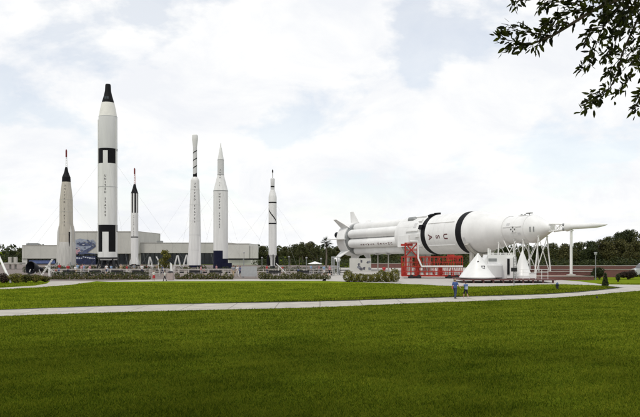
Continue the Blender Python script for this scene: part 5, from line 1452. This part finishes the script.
for i in range(105):
    x_ = rgk.uniform(-36, 10); y_ = rgk.uniform(-5, 18); z_ = rgk.uniform(9.4, 14.5)       # relative to the trunk
    bl.append(((x_, y_, max(z_, 3.8 + .355 * (y_ + 2.5 + 2.6) + 1.9)), (2.7, 2.5, 1.4)))
link('crown', leaves(bl, 120000, .30, 61, LEAF_DARK, shell=.2), oak)  # oversized unseen crown, added above the view to shade the near lawn

# ================================================================== CAMERA, LIGHT, WORLD
cam = bpy.data.cameras.new('camera'); co = bpy.data.objects.new('camera', cam); C.objects.link(co)
co.location = (0, 0, H); co.rotation_euler = (PI / 2, 0, 0)
cam.sensor_width = 36; cam.lens = F / 640 * 36; cam.shift_y = (HY - 208.5) / 640; cam.clip_end = 6000; cam.clip_start = .1
S.camera = co

ELEV, AZ = math.radians(58), math.radians(210)     # azimuth of the sun measured from +Y clockwise: behind the camera, slightly left
sd = Vector((math.sin(AZ) * math.cos(ELEV), math.cos(AZ) * math.cos(ELEV), math.sin(ELEV)))
sl = bpy.data.lights.new('sun', 'SUN'); sl.energy = 1.5; sl.angle = math.radians(10); sl.color = (1, .95, .87)
so = bpy.data.objects.new('sun', sl); C.objects.link(so); so.rotation_euler = sd.to_track_quat('Z', 'Y').to_euler(); so.location = (0, 0, 60)

w = bpy.data.worlds.new('World'); S.world = w; w.use_nodes = True; nt = w.node_tree; L = nt.links
bg = nt.nodes['Background']; bg.inputs['Strength'].default_value = .1
sk_ = nt.nodes.new('ShaderNodeTexSky'); sk_.sky_type = 'NISHITA'; sk_.sun_disc = False; sk_.sun_elevation = ELEV; sk_.sun_rotation = AZ; sk_.dust_density = .6; sk_.air_density = 1.0
tc = nt.nodes.new('ShaderNodeTexCoord'); sx = nt.nodes.new('ShaderNodeSeparateXYZ'); L.new(tc.outputs['Generated'], sx.inputs[0])
def mth(op, a, b=None, c=None):
    n = nt.nodes.new('ShaderNodeMath'); n.operation = op
    for i, x in enumerate((a, b, c)):
        if x is None: continue
        if isinstance(x, (int, float)): n.inputs[i].default_value = x
        else: L.new(x, n.inputs[i])
    return n.outputs[0]
zp = mth('ADD', mth('MAXIMUM', sx.outputs['Z'], 0.0), .42)
cb = nt.nodes.new('ShaderNodeCombineXYZ'); L.new(mth('DIVIDE', sx.outputs['X'], zp), cb.inputs[0]); L.new(mth('DIVIDE', sx.outputs['Y'], zp), cb.inputs[1]); cb.inputs[2].default_value = 3.7
def wn(scale, det, rough, dist, off):
    mp_ = nt.nodes.new('ShaderNodeMapping'); mp_.inputs['Location'].default_value = off; L.new(cb.outputs[0], mp_.inputs['Vector'])
    n = nt.nodes.new('ShaderNodeTexNoise'); n.inputs['Scale'].default_value = scale; n.inputs['Detail'].default_value = det; n.inputs['Roughness'].default_value = rough; n.inputs['Distortion'].default_value = dist
    L.new(mp_.outputs[0], n.inputs['Vector']); return n.outputs['Fac']
def ramp(f, p0, p1, c0, c1):
    r = nt.nodes.new('ShaderNodeValToRGB'); r.color_ramp.elements[0].position = p0; r.color_ramp.elements[1].position = p1
    r.color_ramp.elements[0].color = c0; r.color_ramp.elements[1].color = c1; L.new(f, r.inputs['Fac']); return r.outputs['Color']
nse = wn(3.4, 12, .58, .2, (2.1, .6, 0))
for px, py, rad, amp in ((440, 28, .15, -.15), (325, 95, .075, -.10), (20, 15, .12, -.05), (330, 35, .13, .07), (452, 76, .05, .10), (240, 60, .15, .02), (600, 190, .2, -.02)):
    dv_ = Vector(((px - CX) / F, 1, (HY - py) / F)).normalized()
    vd = nt.nodes.new('ShaderNodeVectorMath'); vd.operation = 'DISTANCE'; L.new(tc.outputs['Generated'], vd.inputs[0]); vd.inputs[1].default_value = dv_
    mr = nt.nodes.new('ShaderNodeMapRange'); mr.interpolation_type = 'SMOOTHSTEP'; mr.inputs['From Min'].default_value = 0; mr.inputs['From Max'].default_value = rad
    mr.inputs['To Min'].default_value = amp; mr.inputs['To Max'].default_value = 0; L.new(vd.outputs['Value'], mr.inputs['Value'])
    nse = mth('ADD', nse, mr.outputs[0])
cov = ramp(nse, .40, .485, (.66, .66, .66, 1), (1, 1, 1, 1))
low = ramp(sx.outputs['Z'], .02, .22, (1, 1, 1, 1), (0, 0, 0, 1))
cov = mth('MAXIMUM', cov, low)
shade = ramp(wn(4.2, 12, .62, .5, (7.3, 4.1, 1)), .36, .60, (9.0, 9.2, 9.6, 1), (10.3, 10.3, 10.25, 1))
mx = nt.nodes.new('ShaderNodeMix'); mx.data_type = 'RGBA'; L.new(cov, mx.inputs[0]); sc_ = nt.nodes.new('ShaderNodeVectorMath'); sc_.operation = 'SCALE'; sc_.operation = 'MULTIPLY'; sc_.inputs[1].default_value = (1.82, 1.64, 1.5); L.new(sk_.outputs[0], sc_.inputs[0]); L.new(sc_.outputs[0], mx.inputs[6]); L.new(shade, mx.inputs[7])
L.new(mx.outputs[2], bg.inputs['Color'])

S.view_settings.view_transform = 'Standard'; S.view_settings.look = 'None'; S.view_settings.gamma = 1; S.view_settings.exposure = 0.0; S.view_settings.use_curve_mapping = False
S.render.engine = 'CYCLES'; S.cycles.max_bounces = 6; S.cycles.use_denoising = True
